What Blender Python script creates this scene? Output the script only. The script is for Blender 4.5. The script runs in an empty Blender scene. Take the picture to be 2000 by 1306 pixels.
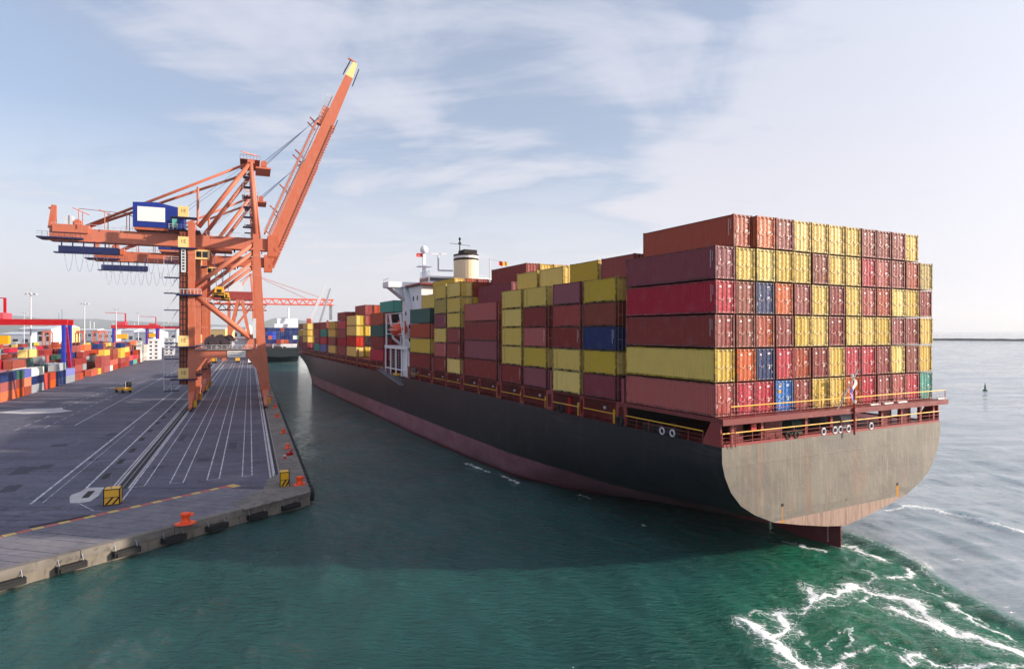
import bpy, math, random
import numpy as np
from mathutils import Vector, Matrix
R = math.radians
random.seed(7)
SC = bpy.context.scene
COL = SC.collection

# ---------------------------------------------------------------- camera, sky, sun, exposure
CAM_H = 20.9
cam_d = bpy.data.cameras.new("camera")
cam_d.sensor_width = 36.0
cam_d.lens = 21.42
cam_d.shift_y = -0.0035
cam_d.clip_start = 0.5
cam_d.clip_end = 60000
cam = bpy.data.objects.new("camera", cam_d)
COL.objects.link(cam)
cam.location = (0, 0, CAM_H)
cam.rotation_euler = (R(90), 0, 0)
SC.camera = cam

HAZE_D = 0.00008
SUN_AZ, SUN_EL = -5.0, 18.5          # degrees ahead of the picture's right, and above the horizon
sv = Vector((math.cos(R(SUN_EL)) * math.cos(R(SUN_AZ)), math.cos(R(SUN_EL)) * math.sin(R(SUN_AZ)), math.sin(R(SUN_EL))))
sun_d = bpy.data.lights.new("sun", 'SUN')
sun_d.energy = 5.0
sun_d.angle = R(1.0)
sun_d.color = (1.0, 0.87, 0.70)
sun = bpy.data.objects.new("sun", sun_d)
COL.objects.link(sun)
sun.rotation_euler = sv.to_track_quat('Z', 'Y').to_euler()

world = bpy.data.worlds.new("World")
SC.world = world
world.use_nodes = True


def build_world():
    nt = world.node_tree
    nt.nodes.clear()
    N = nt.nodes.new
    L = nt.links.new
    out = N("ShaderNodeOutputWorld")
    bg = N("ShaderNodeBackground")
    bg.inputs[1].default_value = 0.115
    sky = N("ShaderNodeTexSky")
    sky.sky_type = 'NISHITA'
    sky.sun_disc = False
    sky.sun_elevation = R(SUN_EL)
    sky.sun_rotation = R(90 - SUN_AZ)
    sky.altitude = 20
    sky.air_density = 1.0
    sky.dust_density = 1.2
    sky.ozone_density = 3.0
    tc = N("ShaderNodeTexCoord")
    sep = N("ShaderNodeSeparateXYZ")
    L(tc.outputs['Generated'], sep.inputs[0])
    def mth(op, a, b=None, c=None):
        n = N("ShaderNodeMath")
        n.operation = op
        for i, v in enumerate((a, b, c)):
            if v is None:
                continue
            if isinstance(v, (int, float)):
                n.inputs[i].default_value = v
            else:
                L(v, n.inputs[i])
        return n.outputs[0]
    zc = mth('MAXIMUM', sep.outputs[2], 0.0)
    den = mth('ADD', zc, 0.16)
    u = mth('DIVIDE', sep.outputs[0], den)
    v = mth('DIVIDE', sep.outputs[1], den)
    comb = N("ShaderNodeCombineXYZ")
    L(u, comb.inputs[0]); L(v, comb.inputs[1])
    def noise(scale, detail, rough, loc, sc=(1, 1, 1), rot=0.0, dist=0.0):
        mp = N("ShaderNodeMapping")
        L(comb.outputs[0], mp.inputs[0])
        mp.inputs['Location'].default_value = loc
        mp.inputs['Rotation'].default_value = (0, 0, R(rot))
        mp.inputs['Scale'].default_value = sc
        n = N("ShaderNodeTexNoise")
        n.inputs['Scale'].default_value = scale
        n.inputs['Detail'].default_value = detail
        n.inputs['Roughness'].default_value = rough
        n.inputs['Distortion'].default_value = dist
        L(mp.outputs[0], n.inputs['Vector'])
        return n.outputs[0]
    big = noise(1.05, 7, 0.55, (1.3, 4.2, 0), dist=0.7)
    wisp = noise(1.0, 9, 0.62, (7.7, 2.1, 0), sc=(0.55, 2.4, 1), rot=35, dist=1.1)
    rip = noise(9.0, 3, 0.6, (3, 3, 0), sc=(0.6, 1.8, 1), rot=-20, dist=0.4)
    # the sheet of thin cloud is closed towards the sun and opens on the far side
    side = mth('MULTIPLY', mth('MAXIMUM', mth('MINIMUM', u, 1.0), -1.3), 0.20)
    s = mth('MULTIPLY', big, 1.50)
    s = mth('ADD', s, mth('MULTIPLY', wisp, 0.70))
    s = mth('ADD', s, mth('MULTIPLY', rip, 0.07))
    s = mth('ADD', s, side)
    mr = N("ShaderNodeMapRange")
    mr.interpolation_type = 'SMOOTHSTEP'
    L(s, mr.inputs[0])
    mr.inputs[1].default_value = 0.90
    mr.inputs[2].default_value = 1.26
    mr.inputs[3].default_value = 0.30
    mr.inputs[4].default_value = 1.0
    # low over the horizon the sheet is seen edge-on and closes
    hz = N("ShaderNodeMapRange")
    hz.interpolation_type = 'SMOOTHSTEP'
    L(zc, hz.inputs[0])
    hz.inputs[1].default_value = 0.0
    hz.inputs[2].default_value = 0.47
    hz.inputs[3].default_value = 0.97
    hz.inputs[4].default_value = 0.0
    cov = mth('MAXIMUM', mr.outputs[0], hz.outputs[0])
    # thick parts are greyer, thin parts white; lower cloud a touch warmer
    tone = N("ShaderNodeValToRGB")
    L(s, tone.inputs[0])
    e = tone.color_ramp.elements
    e[0].position = 0.78; e[0].color = (0.52, 0.54, 0.62, 1)
    e[1].position = 1.0; e[1].color = (0.415, 0.44, 0.525, 1)
    x = tone.color_ramp.elements.new(0.92); x.color = (0.53, 0.535, 0.595, 1)
    warm = N("ShaderNodeMix"); warm.data_type = 'RGBA'
    L(hz.outputs[0], warm.inputs[0])
    L(tone.outputs[0], warm.inputs[6])
    warm.inputs[7].default_value = (0.535, 0.53, 0.57, 1)
    sc10 = N("ShaderNodeVectorMath"); sc10.operation = 'SCALE'
    L(warm.outputs[2], sc10.inputs[0]); sc10.inputs[3].default_value = 1.0 / 0.13
    # thin cloud scatters forward: the sheet brightens steadily towards the sun
    dt = N("ShaderNodeVectorMath"); dt.operation = 'DOT_PRODUCT'
    L(tc.outputs['Generated'], dt.inputs[0]); dt.inputs[1].default_value = tuple(sv)
    gl = mth('MULTIPLY', mth('ADD', mth('MULTIPLY', mth('POWER', mth('MAXIMUM', dt.outputs['Value'], 0.0), 4.0), 1.1), 1.0), 1.0 / 0.115)
    L(gl, sc10.inputs[3])
    mix = N("ShaderNodeMix"); mix.data_type = 'RGBA'
    L(cov, mix.inputs[0]); L(sky.outputs[0], mix.inputs[6]); L(sc10.outputs[0], mix.inputs[7])
    L(mix.outputs[2], bg.inputs[0])
    L(bg.outputs[0], out.inputs[0])


build_world()
vs = SC.view_settings
vs.view_transform = 'Standard'
vs.look = 'None'
vs.exposure = 0.68
vs.gamma = 1.0
vs.use_curve_mapping = False
SC.render.engine = 'CYCLES'
SC.cycles.use_denoising = True
SC.cycles.max_bounces = 6
SC.cycles.glossy_bounces = 3
SC.cycles.diffuse_bounces = 3
SC.cycles.transparent_max_bounces = 8
SC.cycles.caustics_reflective = False
SC.cycles.caustics_refractive = False
SC.cycles.sample_clamp_indirect = 6.0

# ---------------------------------------------------------------- helpers


def lin(hexs):
    h = hexs.lstrip('#')
    o = []
    for i in (0, 2, 4):
        c = int(h[i:i + 2], 16) / 255
        o.append(c / 12.92 if c <= 0.04045 else ((c + 0.055) / 1.055) ** 2.4)
    return tuple(o) + (1.0,)


class NT:
    def __init__(self, name):
        self.m = bpy.data.materials.new(name)
        self.m.use_nodes = True
        self.nt = self.m.node_tree
        self.nt.nodes.clear()
        self.out = self.n("ShaderNodeOutputMaterial")
        self.b = self.n("ShaderNodeBsdfPrincipled")
        self.l(self.b.outputs[0], self.out.inputs[0])
        self.tc = self.n("ShaderNodeTexCoord")

    def n(self, t):
        return self.nt.nodes.new(t)

    def l(self, a, b):
        self.nt.links.new(a, b)

    def noise(self, scale, detail=4, rough=0.55, sc=(1, 1, 1), src='Object', dist=0.0, rot=0.0):
        mp = self.n("ShaderNodeMapping")
        self.l(self.tc.outputs[src] if isinstance(src, str) else src, mp.inputs[0])
        mp.inputs['Scale'].default_value = sc
        mp.inputs['Rotation'].default_value = (0, 0, rot)
        t = self.n("ShaderNodeTexNoise")
        t.inputs['Scale'].default_value = scale
        t.inputs['Detail'].default_value = detail
        t.inputs['Roughness'].default_value = rough
        t.inputs['Distortion'].default_value = dist
        self.l(mp.outputs[0], t.inputs['Vector'])
        return t.outputs[0]

    def rng(self, v, a, b, c=0.0, d=1.0, smooth=True):
        r = self.n("ShaderNodeMapRange")
        if smooth:
            r.interpolation_type = 'SMOOTHSTEP'
        self.l(v, r.inputs[0])
        for i, x in enumerate((a, b, c, d)):
            r.inputs[i + 1].default_value = x
        return r.outputs[0]

    def math(self, op, a, b=None):
        n = self.n("ShaderNodeMath")
        n.operation = op
        for i, v in enumerate((a, b)):
            if v is None:
                continue
            if isinstance(v, (int, float)):
                n.inputs[i].default_value = v
            else:
                self.l(v, n.inputs[i])
        return n.outputs[0]

    def mix(self, f, a, b, mode='MIX'):
        x = self.n("ShaderNodeMix")
        x.data_type = 'RGBA'
        x.blend_type = mode
        for i, v in ((0, f), (6, a), (7, b)):
            if isinstance(v, (int, float)):
                x.inputs[i].default_value = v
            elif isinstance(v, tuple):
                x.inputs[i].default_value = v
            else:
                self.l(v, x.inputs[i])
        return x.outputs[2]

    def bump(self, h, strength, dist=0.05, nrm=None):
        b = self.n("ShaderNodeBump")
        b.inputs['Strength'].default_value = strength
        b.inputs['Distance'].default_value = dist
        self.l(h, b.inputs['Height'])
        if nrm is not None:
            self.l(nrm, b.inputs['Normal'])
        return b.outputs[0]

    def set(self, col=None, rough=None, normal=None, metallic=None, spec=None):
        for k, v in (('Base Color', col), ('Roughness', rough), ('Normal', normal), ('Metallic', metallic), ('Specular IOR Level', spec)):
            if v is None:
                continue
            if isinstance(v, (int, float, tuple)):
                self.b.inputs[k].default_value = v
            else:
                self.l(v, self.b.inputs[k])
        return self.m


def paint(name, hexs, rough=0.5, wear=0.5, vary=0.10, streak=(5, 5, 0.35), rust='#5a3420', spec=0.35, glint=0.0, seam_shade=0.0):
    """weathered steel paint: faded patches, run-off streaks, a little rust, each object a slightly different shade"""
    t = NT(name)
    base = lin(hexs)
    oi = t.n("ShaderNodeObjectInfo")
    hsv = t.n("ShaderNodeHueSaturation")
    hsv.inputs['Color'].default_value = base
    t.l(t.rng(oi.outputs['Random'], 0, 1, 1 - vary * 1.3, 1 + vary * 1.3, False), hsv.inputs['Value'])
    t.l(t.rng(oi.outputs['Random'], 0, 1, 1 + vary * 0.9, 1 - vary * 0.9, False), hsv.inputs['Saturation'])
    c = hsv.outputs[0]
    fade = tuple(min(1, x * 0.72 + 0.10) for x in base[:3]) + (1,)
    dark = tuple(x * 0.62 for x in base[:3]) + (1,)
    p = t.noise(0.9, 5, 0.6)
    c = t.mix(t.rng(p, 0.45, 0.75, 0, 0.45 * wear), c, fade)
    s = t.noise(1.6, 6, 0.65, sc=streak)
    c = t.mix(t.rng(s, 0.52, 0.78, 0, 0.75 * wear), c, dark)
    r = t.noise(3.2, 8, 0.7, sc=(1, 1, 0.5))
    c = t.mix(t.rng(r, 0.66, 0.74, 0, 0.8 * wear), c, lin(rust))
    if seam_shade:  # dark mix standing in for shade along posts and rails
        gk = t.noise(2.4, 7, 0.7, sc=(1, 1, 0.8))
        c = t.mix(t.rng(gk, 0.36, 0.60, 0.15, seam_shade), c, lin(rust))
    if glint:  # pale specks standing in for highlights
        fk = t.noise(6.5, 6, 0.75, sc=(1, 1, 0.7), dist=0.5)
        glint_col = tuple(min(1, x * 1.25 + 0.16) for x in base[:3]) + (1,)
        c = t.mix(t.rng(fk, 0.56, 0.66, 0, glint), c, glint_col)
    t.set(c, t.rng(p, 0.3, 0.7, rough - 0.08, rough + 0.15), t.bump(r, 0.12, 0.02), spec=spec)
    return t.m


def plain(name, hexs, rough=0.6, vary=0.25, scale=2.0, metallic=0.0, bump=0.1):
    t = NT(name)
    base = lin(hexs)
    d = tuple(x * (1 - vary) for x in base[:3]) + (1,)
    n = t.noise(scale, 5, 0.6)
    t.set(t.mix(t.rng(n, 0.35, 0.7), base, d), rough, t.bump(n, bump, 0.02), metallic)
    return t.m


class MB:
    """collects boxes, bars and tubes; build() links them as one mesh object"""
    def __init__(self):
        self.v = []
        self.f = []
        self.mi = []
        self.cur = 0

    def add(self, vs_, fs_):
        o = len(self.v)
        self.v += [tuple(p) for p in vs_]
        for f in fs_:
            self.f.append(tuple(i + o for i in f))
            self.mi.append(self.cur)
        return self

    def box(self, c, s, rz=0.0):
        hx, hy, hz = s[0] / 2, s[1] / 2, s[2] / 2
        cr, sr = math.cos(rz), math.sin(rz)
        vs_ = []
        for z in (-hz, hz):
            for x, y in ((-hx, -hy), (hx, -hy), (hx, hy), (-hx, hy)):
                vs_.append((c[0] + x * cr - y * sr, c[1] + x * sr + y * cr, c[2] + z))
        return self.add(vs_, [(3, 2, 1, 0), (4, 5, 6, 7), (0, 1, 5, 4), (1, 2, 6, 5), (2, 3, 7, 6), (3, 0, 4, 7)])

    def b2(self, x0, x1, y0, y1, z0, z1):
        return self.box(((x0 + x1) / 2, (y0 + y1) / 2, (z0 + z1) / 2), (abs(x1 - x0), abs(y1 - y0), abs(z1 - z0)))

    def bar(self, p, q, w, h=None, w2=None, h2=None, up=(0, 0, 1)):
        """box beam from p to q; w across, h along 'up'; may taper to w2, h2"""
        h = w if h is None else h
        w2 = w if w2 is None else w2
        h2 = h if h2 is None else h2
        p, q = Vector(p), Vector(q)
        d = (q - p).normalized()
        upv = Vector(up)
        if abs(d.dot(upv)) > 0.98:
            upv = Vector((0, 1, 0))
        a = d.cross(upv).normalized()
        b = a.cross(d).normalized()
        vs_ = []
        for c, ww, hh in ((p, w, h), (q, w2, h2)):
            for i, j in ((-1, -1), (1, -1), (1, 1), (-1, 1)):
                vs_.append(c + a * (i * ww / 2) + b * (j * hh / 2))
        return self.add(vs_, [(3, 2, 1, 0), (4, 5, 6, 7), (0, 1, 5, 4), (1, 2, 6, 5), (2, 3, 7, 6), (3, 0, 4, 7)])

    def tube(self, p, q, r, n=8, r2=None):
        r2 = r if r2 is None else r2
        p, q = Vector(p), Vector(q)
        d = (q - p).normalized()
        upv = Vector((0, 0, 1)) if abs(d.z) < 0.9 else Vector((1, 0, 0))
        a = d.cross(upv).normalized()
        b = a.cross(d)
        vs_ = []
        for c, rr in ((p, r), (q, r2)):
            for i in range(n):
                t = 2 * math.pi * i / n
                vs_.append(c + a * (rr * math.cos(t)) + b * (rr * math.sin(t)))
        fs_ = [(i, (i + 1) % n, n + (i + 1) % n, n + i) for i in range(n)]
        fs_ += [tuple(range(n - 1, -1, -1)), tuple(range(n, 2 * n))]
        return self.add(vs_, fs_)

    def poly_tube(self, pts, r, n=6):
        for a, b in zip(pts[:-1], pts[1:]):
            self.tube(a, b, r, n)
        return self

    def lathe(self, c, prof, n=16):
        vs_ = []
        for r, z in prof:
            for i in range(n):
                t = 2 * math.pi * i / n
                vs_.append((c[0] + r * math.cos(t), c[1] + r * math.sin(t), c[2] + z))
        fs_ = []
        for k in range(len(prof) - 1):
            for i in range(n):
                j = (i + 1) % n
                fs_.append((k * n + i, k * n + j, (k + 1) * n + j, (k + 1) * n + i))
        fs_.append(tuple(range(n - 1, -1, -1)))
        fs_.append(tuple((len(prof) - 1) * n + i for i in range(n)))
        return self.add(vs_, fs_)

    def torus(self, c, axis, R0, r0, n=16, m=8):
        ax = Vector(axis).normalized()
        upv = Vector((0, 0, 1)) if abs(ax.z) < 0.9 else Vector((1, 0, 0))
        a = ax.cross(upv).normalized()
        b = ax.cross(a)
        vs_ = []
        for i in range(n):
            t = 2 * math.pi * i / n
            d = a * math.cos(t) + b * math.sin(t)
            for j in range(m):
                s = 2 * math.pi * j / m
                vs_.append(Vector(c) + d * (R0 + r0 * math.cos(s)) + ax * (r0 * math.sin(s)))
        fs_ = []
        for i in range(n):
            for j in range(m):
                fs_.append((i * m + j, ((i + 1) % n) * m + j, ((i + 1) % n) * m + (j + 1) % m, i * m + (j + 1) % m))
        return self.add(vs_, fs_)

    def quad(self, a, b, c, d):
        return self.add([a, b, c, d], [(0, 1, 2, 3)])

    def prism(self, pts, z0, z1):
        n = len(pts)
        vs_ = [(x, y, z0) for x, y in pts] + [(x, y, z1) for x, y in pts]
        fs_ = [tuple(range(n - 1, -1, -1)), tuple(range(n, 2 * n))]
        fs_ += [(i, (i + 1) % n, n + (i + 1) % n, n + i) for i in range(n)]
        return self.add(vs_, fs_)

    def mesh(self, name, mats=None, smooth=False):
        me = bpy.data.meshes.new(name)
        me.from_pydata(self.v, [], self.f)
        for m in (mats if isinstance(mats, (list, tuple)) else [mats]):
            me.materials.append(m)
        if any(self.mi):
            me.polygons.foreach_set('material_index', self.mi)
        if smooth:
            me.polygons.foreach_set('use_smooth', [True] * len(me.polygons))
        me.update()
        return me

    def build(self, name, mat, parent=None, smooth=False, loc=None):
        return link(name, self.mesh(name, mat, smooth), parent, loc)


def link(name, me, parent=None, loc=None):
    o = bpy.data.objects.new(name, me)
    COL.objects.link(o)
    if parent is not None:
        o.parent = parent
    if loc is not None:
        o.location = loc
    return o


def tag(o, label=None, cat=None, group=None, kind=None):
    if label:
        o['label'] = label
    if cat:
        o['category'] = cat
    if group:
        o['group'] = group
    if kind:
        o['kind'] = kind
    return o


def empty(name, loc=(0, 0, 0), rz=0.0, label=None, cat=None, group=None):
    o = bpy.data.objects.new(name, None)
    COL.objects.link(o)
    o.location = loc
    o.rotation_euler = (0, 0, rz)
    o.empty_display_size = 0.5
    return tag(o, label, cat, group)


KIDS = {}


def copy_tree(o, parent=None):
    c = o.copy()
    COL.objects.link(c)
    c.parent = parent
    for ch in [k for k in bpy.data.objects if k.parent == o]:
        copy_tree(ch, c)
    return c


def text_mesh(name, body, size, mat, parent, loc, rot, thick=0.004):
    cu = bpy.data.curves.new(name, 'FONT')
    cu.body = body
    cu.size = size
    cu.extrude = thick
    cu.align_x = 'CENTER'
    cu.align_y = 'CENTER'
    tmp = bpy.data.objects.new(name + "_tmp", cu)
    COL.objects.link(tmp)
    dg = bpy.context.evaluated_depsgraph_get()
    me = bpy.data.meshes.new_from_object(tmp.evaluated_get(dg))
    bpy.data.objects.remove(tmp)
    bpy.data.curves.remove(cu)
    me.materials.clear()
    me.materials.append(mat)
    o = link(name, me, parent, loc)
    o.rotation_euler = rot
    return o


ORD = ['', 'first', 'second', 'third', 'fourth', 'fifth', 'sixth', 'seventh', 'eighth', 'ninth', 'tenth', 'eleventh', 'twelfth', 'thirteenth',
       'fourteenth', 'fifteenth', 'sixteenth', 'seventeenth', 'eighteenth', 'nineteenth', 'twentieth', 'twenty-first', 'twenty-second', 'twenty-third',
       'twenty-fourth', 'twenty-fifth', 'twenty-sixth', 'twenty-seventh', 'twenty-eighth', 'twenty-ninth', 'thirtieth']
ORD += ['thirty-' + w for w in ORD[1:10]] + ['fortieth'] + ['forty-' + w for w in ORD[1:10]]

# ---------------------------------------------------------------- places
QZ = 1.55                                  # quay level above the water
QU = (-0.3956, 0.9184)                     # along the quay, away from the viewer
QV = (0.9184, 0.3956)                      # across the quay, towards the water
QROT = math.atan2(0.3956, 0.9184)


def uv(u, v, z=0.0):
    return (QV[0] * v + QU[0] * u, QV[1] * v + QU[1] * u, z)


def ground(px, py, z=QZ):
    """where a line of sight measured in the photograph meets the level z"""
    d = (CAM_H - z) * 1190.0 / (py - 646.0)
    return ((px - 1000.0) / 1190.0 * d, d)


def to_uv(p):
    return (p[0] * QU[0] + p[1] * QU[1], p[0] * QV[0] + p[1] * QV[1])


# ---------------------------------------------------------------- materials
M = {}
CONT = {  # container colours: key -> (paint, words)
    'maroon': ('#96423f', 'maroon'), 'purple': ('#8c3f4a', 'plum maroon'), 'brown': ('#924638', 'brown maroon'), 'salmon': ('#b25550', 'faded salmon maroon'),
    'crimson': ('#ba2a40', 'crimson'), 'rust': ('#ae4a30', 'rust red'), 'orange': ('#d0602a', 'orange'), 'yellow': ('#dab95a', 'mustard yellow'),
    'pale': ('#e6cd78', 'pale yellow'), 'dull': ('#b8a25e', 'dull yellow'), 'navy': ('#1d2f66', 'navy blue'), 'blue': ('#2673c4', 'bright blue'),
    'teal': ('#4fa092', 'teal green'), 'green': ('#2f5b52', 'dark green'), 'red': ('#c23222', 'red'), 'grey': ('#9aa0a8', 'grey'),
    'white': ('#e4e2da', 'white'), 'lilac': ('#6f74b8', 'lilac blue'), 'royal': ('#2443b8', 'royal blue'), 'lime': ('#9cc23c', 'lime green'), 'dark': ('#2c1c24', 'very dark'),
}
for k, (h, w) in CONT.items():
    M['c_' + k] = paint('container_paint_' + k, h, 0.5, 0.75, 0.15)
    M['f_' + k] = paint('container_frame_paint_' + k, h, 0.6, 1.25, 0.15, streak=(3, 3, 0.8), rust='#2e201b', seam_shade=0.8)  # rusty frames; the dark mix paints in the shade of the seams
    M['d_' + k] = paint('container_door_paint_' + k, h, 0.42, 0.85, 0.15, glint=0.75)  # pale specks paint in the glints of the door hardware
M['black'] = plain('black_rubber', '#15161a', 0.75, 0.4)
M['gap'] = plain('dark_steel', '#1d1517', 0.8, 0.4)
M['white'] = paint('white_ship_paint', '#e6e6ea', 0.4, 0.25, 0.03)
M['cream'] = paint('cream_funnel_paint', '#e2d3ae', 0.45, 0.25, 0.03)
M['sticker'] = plain('white_sticker', '#e9e6e2', 0.5, 0.1)
M['amber'] = plain('amber_sticker', '#e0a41c', 0.5, 0.15)
M['orange'] = paint('crane_orange_paint', '#bf6a4f', 0.45, 0.95, 0.06, streak=(1.0, 1.0, 0.16))
M['orange_dk'] = paint('crane_red_brown_paint', '#86391f', 0.55, 0.5, 0.06)
M['cblue'] = paint('crane_blue_paint', '#1e3489', 0.45, 0.25, 0.04)
M['dblue'] = paint('dark_blue_walkway_paint', '#1b2350', 0.55, 0.3, 0.04)
M['yellow'] = paint('safety_yellow_paint', '#e0a92a', 0.45, 0.3, 0.05)
M['plate'] = paint('cream_plate_paint', '#ecc884', 0.45, 0.25, 0.04)
M['steel'] = plain('grey_steel', '#8d929c', 0.45, 0.3, 1.5, 0.4)
M['rope'] = plain('steel_rope', '#5e6a8c', 0.5, 0.3, 3, 0.3)
M['lgrey'] = plain('pale_grey_metal', '#c9ccd2', 0.5, 0.15)
M['deckred'] = paint('ship_deck_red_paint', '#742625', 0.55, 0.55, 0.08)
M['framered'] = paint('ship_frame_red_paint', '#8a3433', 0.5, 0.45, 0.06)
M['life'] = paint('lifeboat_orange', '#dd431c', 0.4, 0.2, 0.02)
M['glass'] = plain('dark_window_glass', '#141a22', 0.12, 0.2, 1, 0.0, 0.0)
M['red'] = paint('gantry_red_paint', '#b5141c', 0.42, 0.25, 0.05)
M['gblue'] = paint('gantry_blue_paint', '#1a2c9c', 0.42, 0.25, 0.05)
M['bollard'] = paint('bollard_orange_paint', '#f2501a', 0.45, 0.2, 0.06)


def worn(name, hexs, under='#5b5a69', amount=0.55):
    t = NT(name)
    n = t.noise(1.3, 7, 0.7)
    n2 = t.noise(9.0, 4, 0.7)
    f = t.rng(t.math('ADD', t.math('MULTIPLY', n, 0.6), t.math('MULTIPLY', n2, 0.4)), amount - 0.12, amount + 0.10)
    t.set(t.mix(f, lin(hexs), lin(under)), 0.75)
    return t.m

# ---------------------------------------------------------------- sea
SHIP_TH = R(27.25)
SH_S = (math.cos(SHIP_TH), math.sin(SHIP_TH))      # towards the ship's starboard side
SH_F = (-math.sin(SHIP_TH), math.cos(SHIP_TH))     # towards the bow
SHIP_O = (17.24 + 16.17 * SH_S[0], 51.76 + 16.17 * SH_S[1])   # centre line at the aftmost container doors


def foam_lines():
    def P(pts):
        return [ground(1400 + x / 3.217, 900 + y / 3.217, 0.0) for x, y in pts]
    Ls = []   # points, half width (m), strength
    Ls.append((P([(172, 1015), (250, 1050), (310, 1092), (380, 1150), (450, 1222), (520, 1290), (610, 1330), (720, 1370)]), 0.42, 1.0))
    Ls.append((P([(330, 1170), (400, 1200), (480, 1270), (560, 1300), (660, 1310), (790, 1290)]), 0.34, 0.9))
    Ls.append((P([(345, 965), (395, 945), (410, 1000), (432, 1075), (400, 1100), (340, 1110)]), 0.38, 1.0))
    Ls.append((P([(240, 985), (270, 940), (340, 945)]), 0.2, 0.55))
    Ls.append((P([(440, 955), (520, 968), (600, 950), (640, 905)]), 0.30, 0.62))
    Ls.append((P([(598, 800), (594, 850), (612, 885), (635, 905)]), 0.40, 1.0))
    Ls.append((P([(640, 868), (720, 832), (800, 812), (868, 768), (930, 790), (1000, 830), (1100, 852), (1180, 868), (1250, 890), (1300, 950), (1400, 1020), (1500, 1080), (1600, 1102), (1700, 1150), (1800, 1172), (1940, 1212), (2050, 1250)]), 0.40, 1.0))
    Ls.append((P([(1100, 925), (1200, 965), (1300, 1010), (1380, 1050)]), 0.45, 0.85))
    Ls.append((P([(1090, 735), (1160, 735), (1222, 692), (1180, 655)]), 0.26, 0.85))
    Ls.append((P([(760, 535), (840, 522), (900, 562), (1000, 602), (1045, 615)]), 0.45, 0.75))
    Ls.append((P([(530, 535), (620, 552), (700, 565)]), 0.22, 0.7))
    Ls.append((P([(820, 460), (950, 505), (1060, 555), (1200, 612), (1280, 662), (1340, 740), (1400, 800), (1480, 850)]), 0.16, 0.42))
    Ls.append((P([(1050, 300), (1250, 290), (1400, 310), (1560, 350), (1700, 390), (1940, 452)]), 0.5, 0.62))
    Ls.append((P([(1150, 1222), (1200, 1260), (1290, 1205), (1380, 1272), (1500, 1290), (1680, 1300), (1850, 1290)]), 0.3, 0.72))
    Ls.append((P([(780, 1232), (880, 1212), (1000, 1182)]), 0.16, 0.6))
    Ls.append((P([(470, 1040), (560, 1105), (620, 1180), (680, 1240), (700, 1290)]), 0.12, 0.52))
    Ls.append((P([(740, 1060), (735, 1105), (690, 1150)]), 0.09, 0.5))
    Ls.append((P([(800, 1080), (850, 1040), (830, 1110), (855, 1170)]), 0.09, 0.5))
    Ls.append((P([(690, 915), (790, 905), (830, 875)]), 0.12, 0.55))
    Ls.append((P([(880, 850), (905, 890), (970, 850)]), 0.16, 0.62))
    Ls.append((P([(1075, 1130), (1200, 1190), (1300, 1230)]), 0.1, 0.5))
    Ls.append((P([(1490, 890), (1560, 970), (1650, 1012), (1750, 1062), (1850, 1105)]), 0.3, 0.62))
    Ls.append((P([(1540, 985), (1600, 960), (1700, 1000), (1740, 1040)]), 0.16, 0.5))
    Ls.append((P([(1480, 620), (1520, 610), (1550, 628)]), 0.25, 0.6))
    Ls.append((P([(910, 690), (960, 700), (1000, 740), (960, 770)]), 0.2, 0.6))
    Ls.append((P([(1240, 770), (1320, 830), (1380, 850)]), 0.22, 0.5))
    Ls.append((P([(1780, 1280), (1840, 1270), (1930, 1290)]), 0.3, 0.6))
    Ls.append((P([(420, 510), (480, 525)]), 0.2, 0.6))
    Ls.append(([ground(912, 904, 0), ground(945, 918, 0), ground(960, 922, 0)], 0.14, 0.75))
    Ls.append(([ground(975, 927, 0), ground(1000, 936, 0), ground(1012, 941, 0)], 0.14, 0.75))
    Ls.append(([ground(1135, 965, 0), ground(1154, 973, 0)], 0.12, 0.6))
    Ls.append(([ground(1252, 1022, 0), ground(1258, 1026, 0)], 0.12, 0.6))
    return Ls


def seg_dist(X, Y, pts):
    best = np.full(X.shape, 1e9)
    for (ax, ay), (bx, by) in zip(pts[:-1], pts[1:]):
        dx, dy = bx - ax, by - ay
        L2 = dx * dx + dy * dy + 1e-9
        t = np.clip(((X - ax) * dx + (Y - ay) * dy) / L2, 0, 1)
        best = np.minimum(best, np.hypot(X - ax - t * dx, Y - ay - t * dy))
    return best


def fbm(X, Y, lam, seed, octv=4):
    """smooth value noise, about -0.5 to 0.5"""
    out = np.zeros(X.shape)
    amp, tot = 1.0, 0.0
    for o in range(octv):
        x, y = X / lam, Y / lam
        xi, yi = np.floor(x), np.floor(y)
        fx, fy = x - xi, y - yi
        fx = fx * fx * (3 - 2 * fx)
        fy = fy * fy * (3 - 2 * fy)
        def h(a, b):
            v = np.sin(a * 127.1 + b * 311.7 + (seed * 7 + o) * 74.7) * 43758.5453
            return v - np.floor(v)
        v = (h(xi, yi) * (1 - fx) + h(xi + 1, yi) * fx) * (1 - fy) + (h(xi, yi + 1) * (1 - fx) + h(xi + 1, yi + 1) * fx) * fy
        out += amp * (v - 0.5)
        tot += amp
        amp *= 0.55
        lam *= 0.5
    return out / tot


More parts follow.
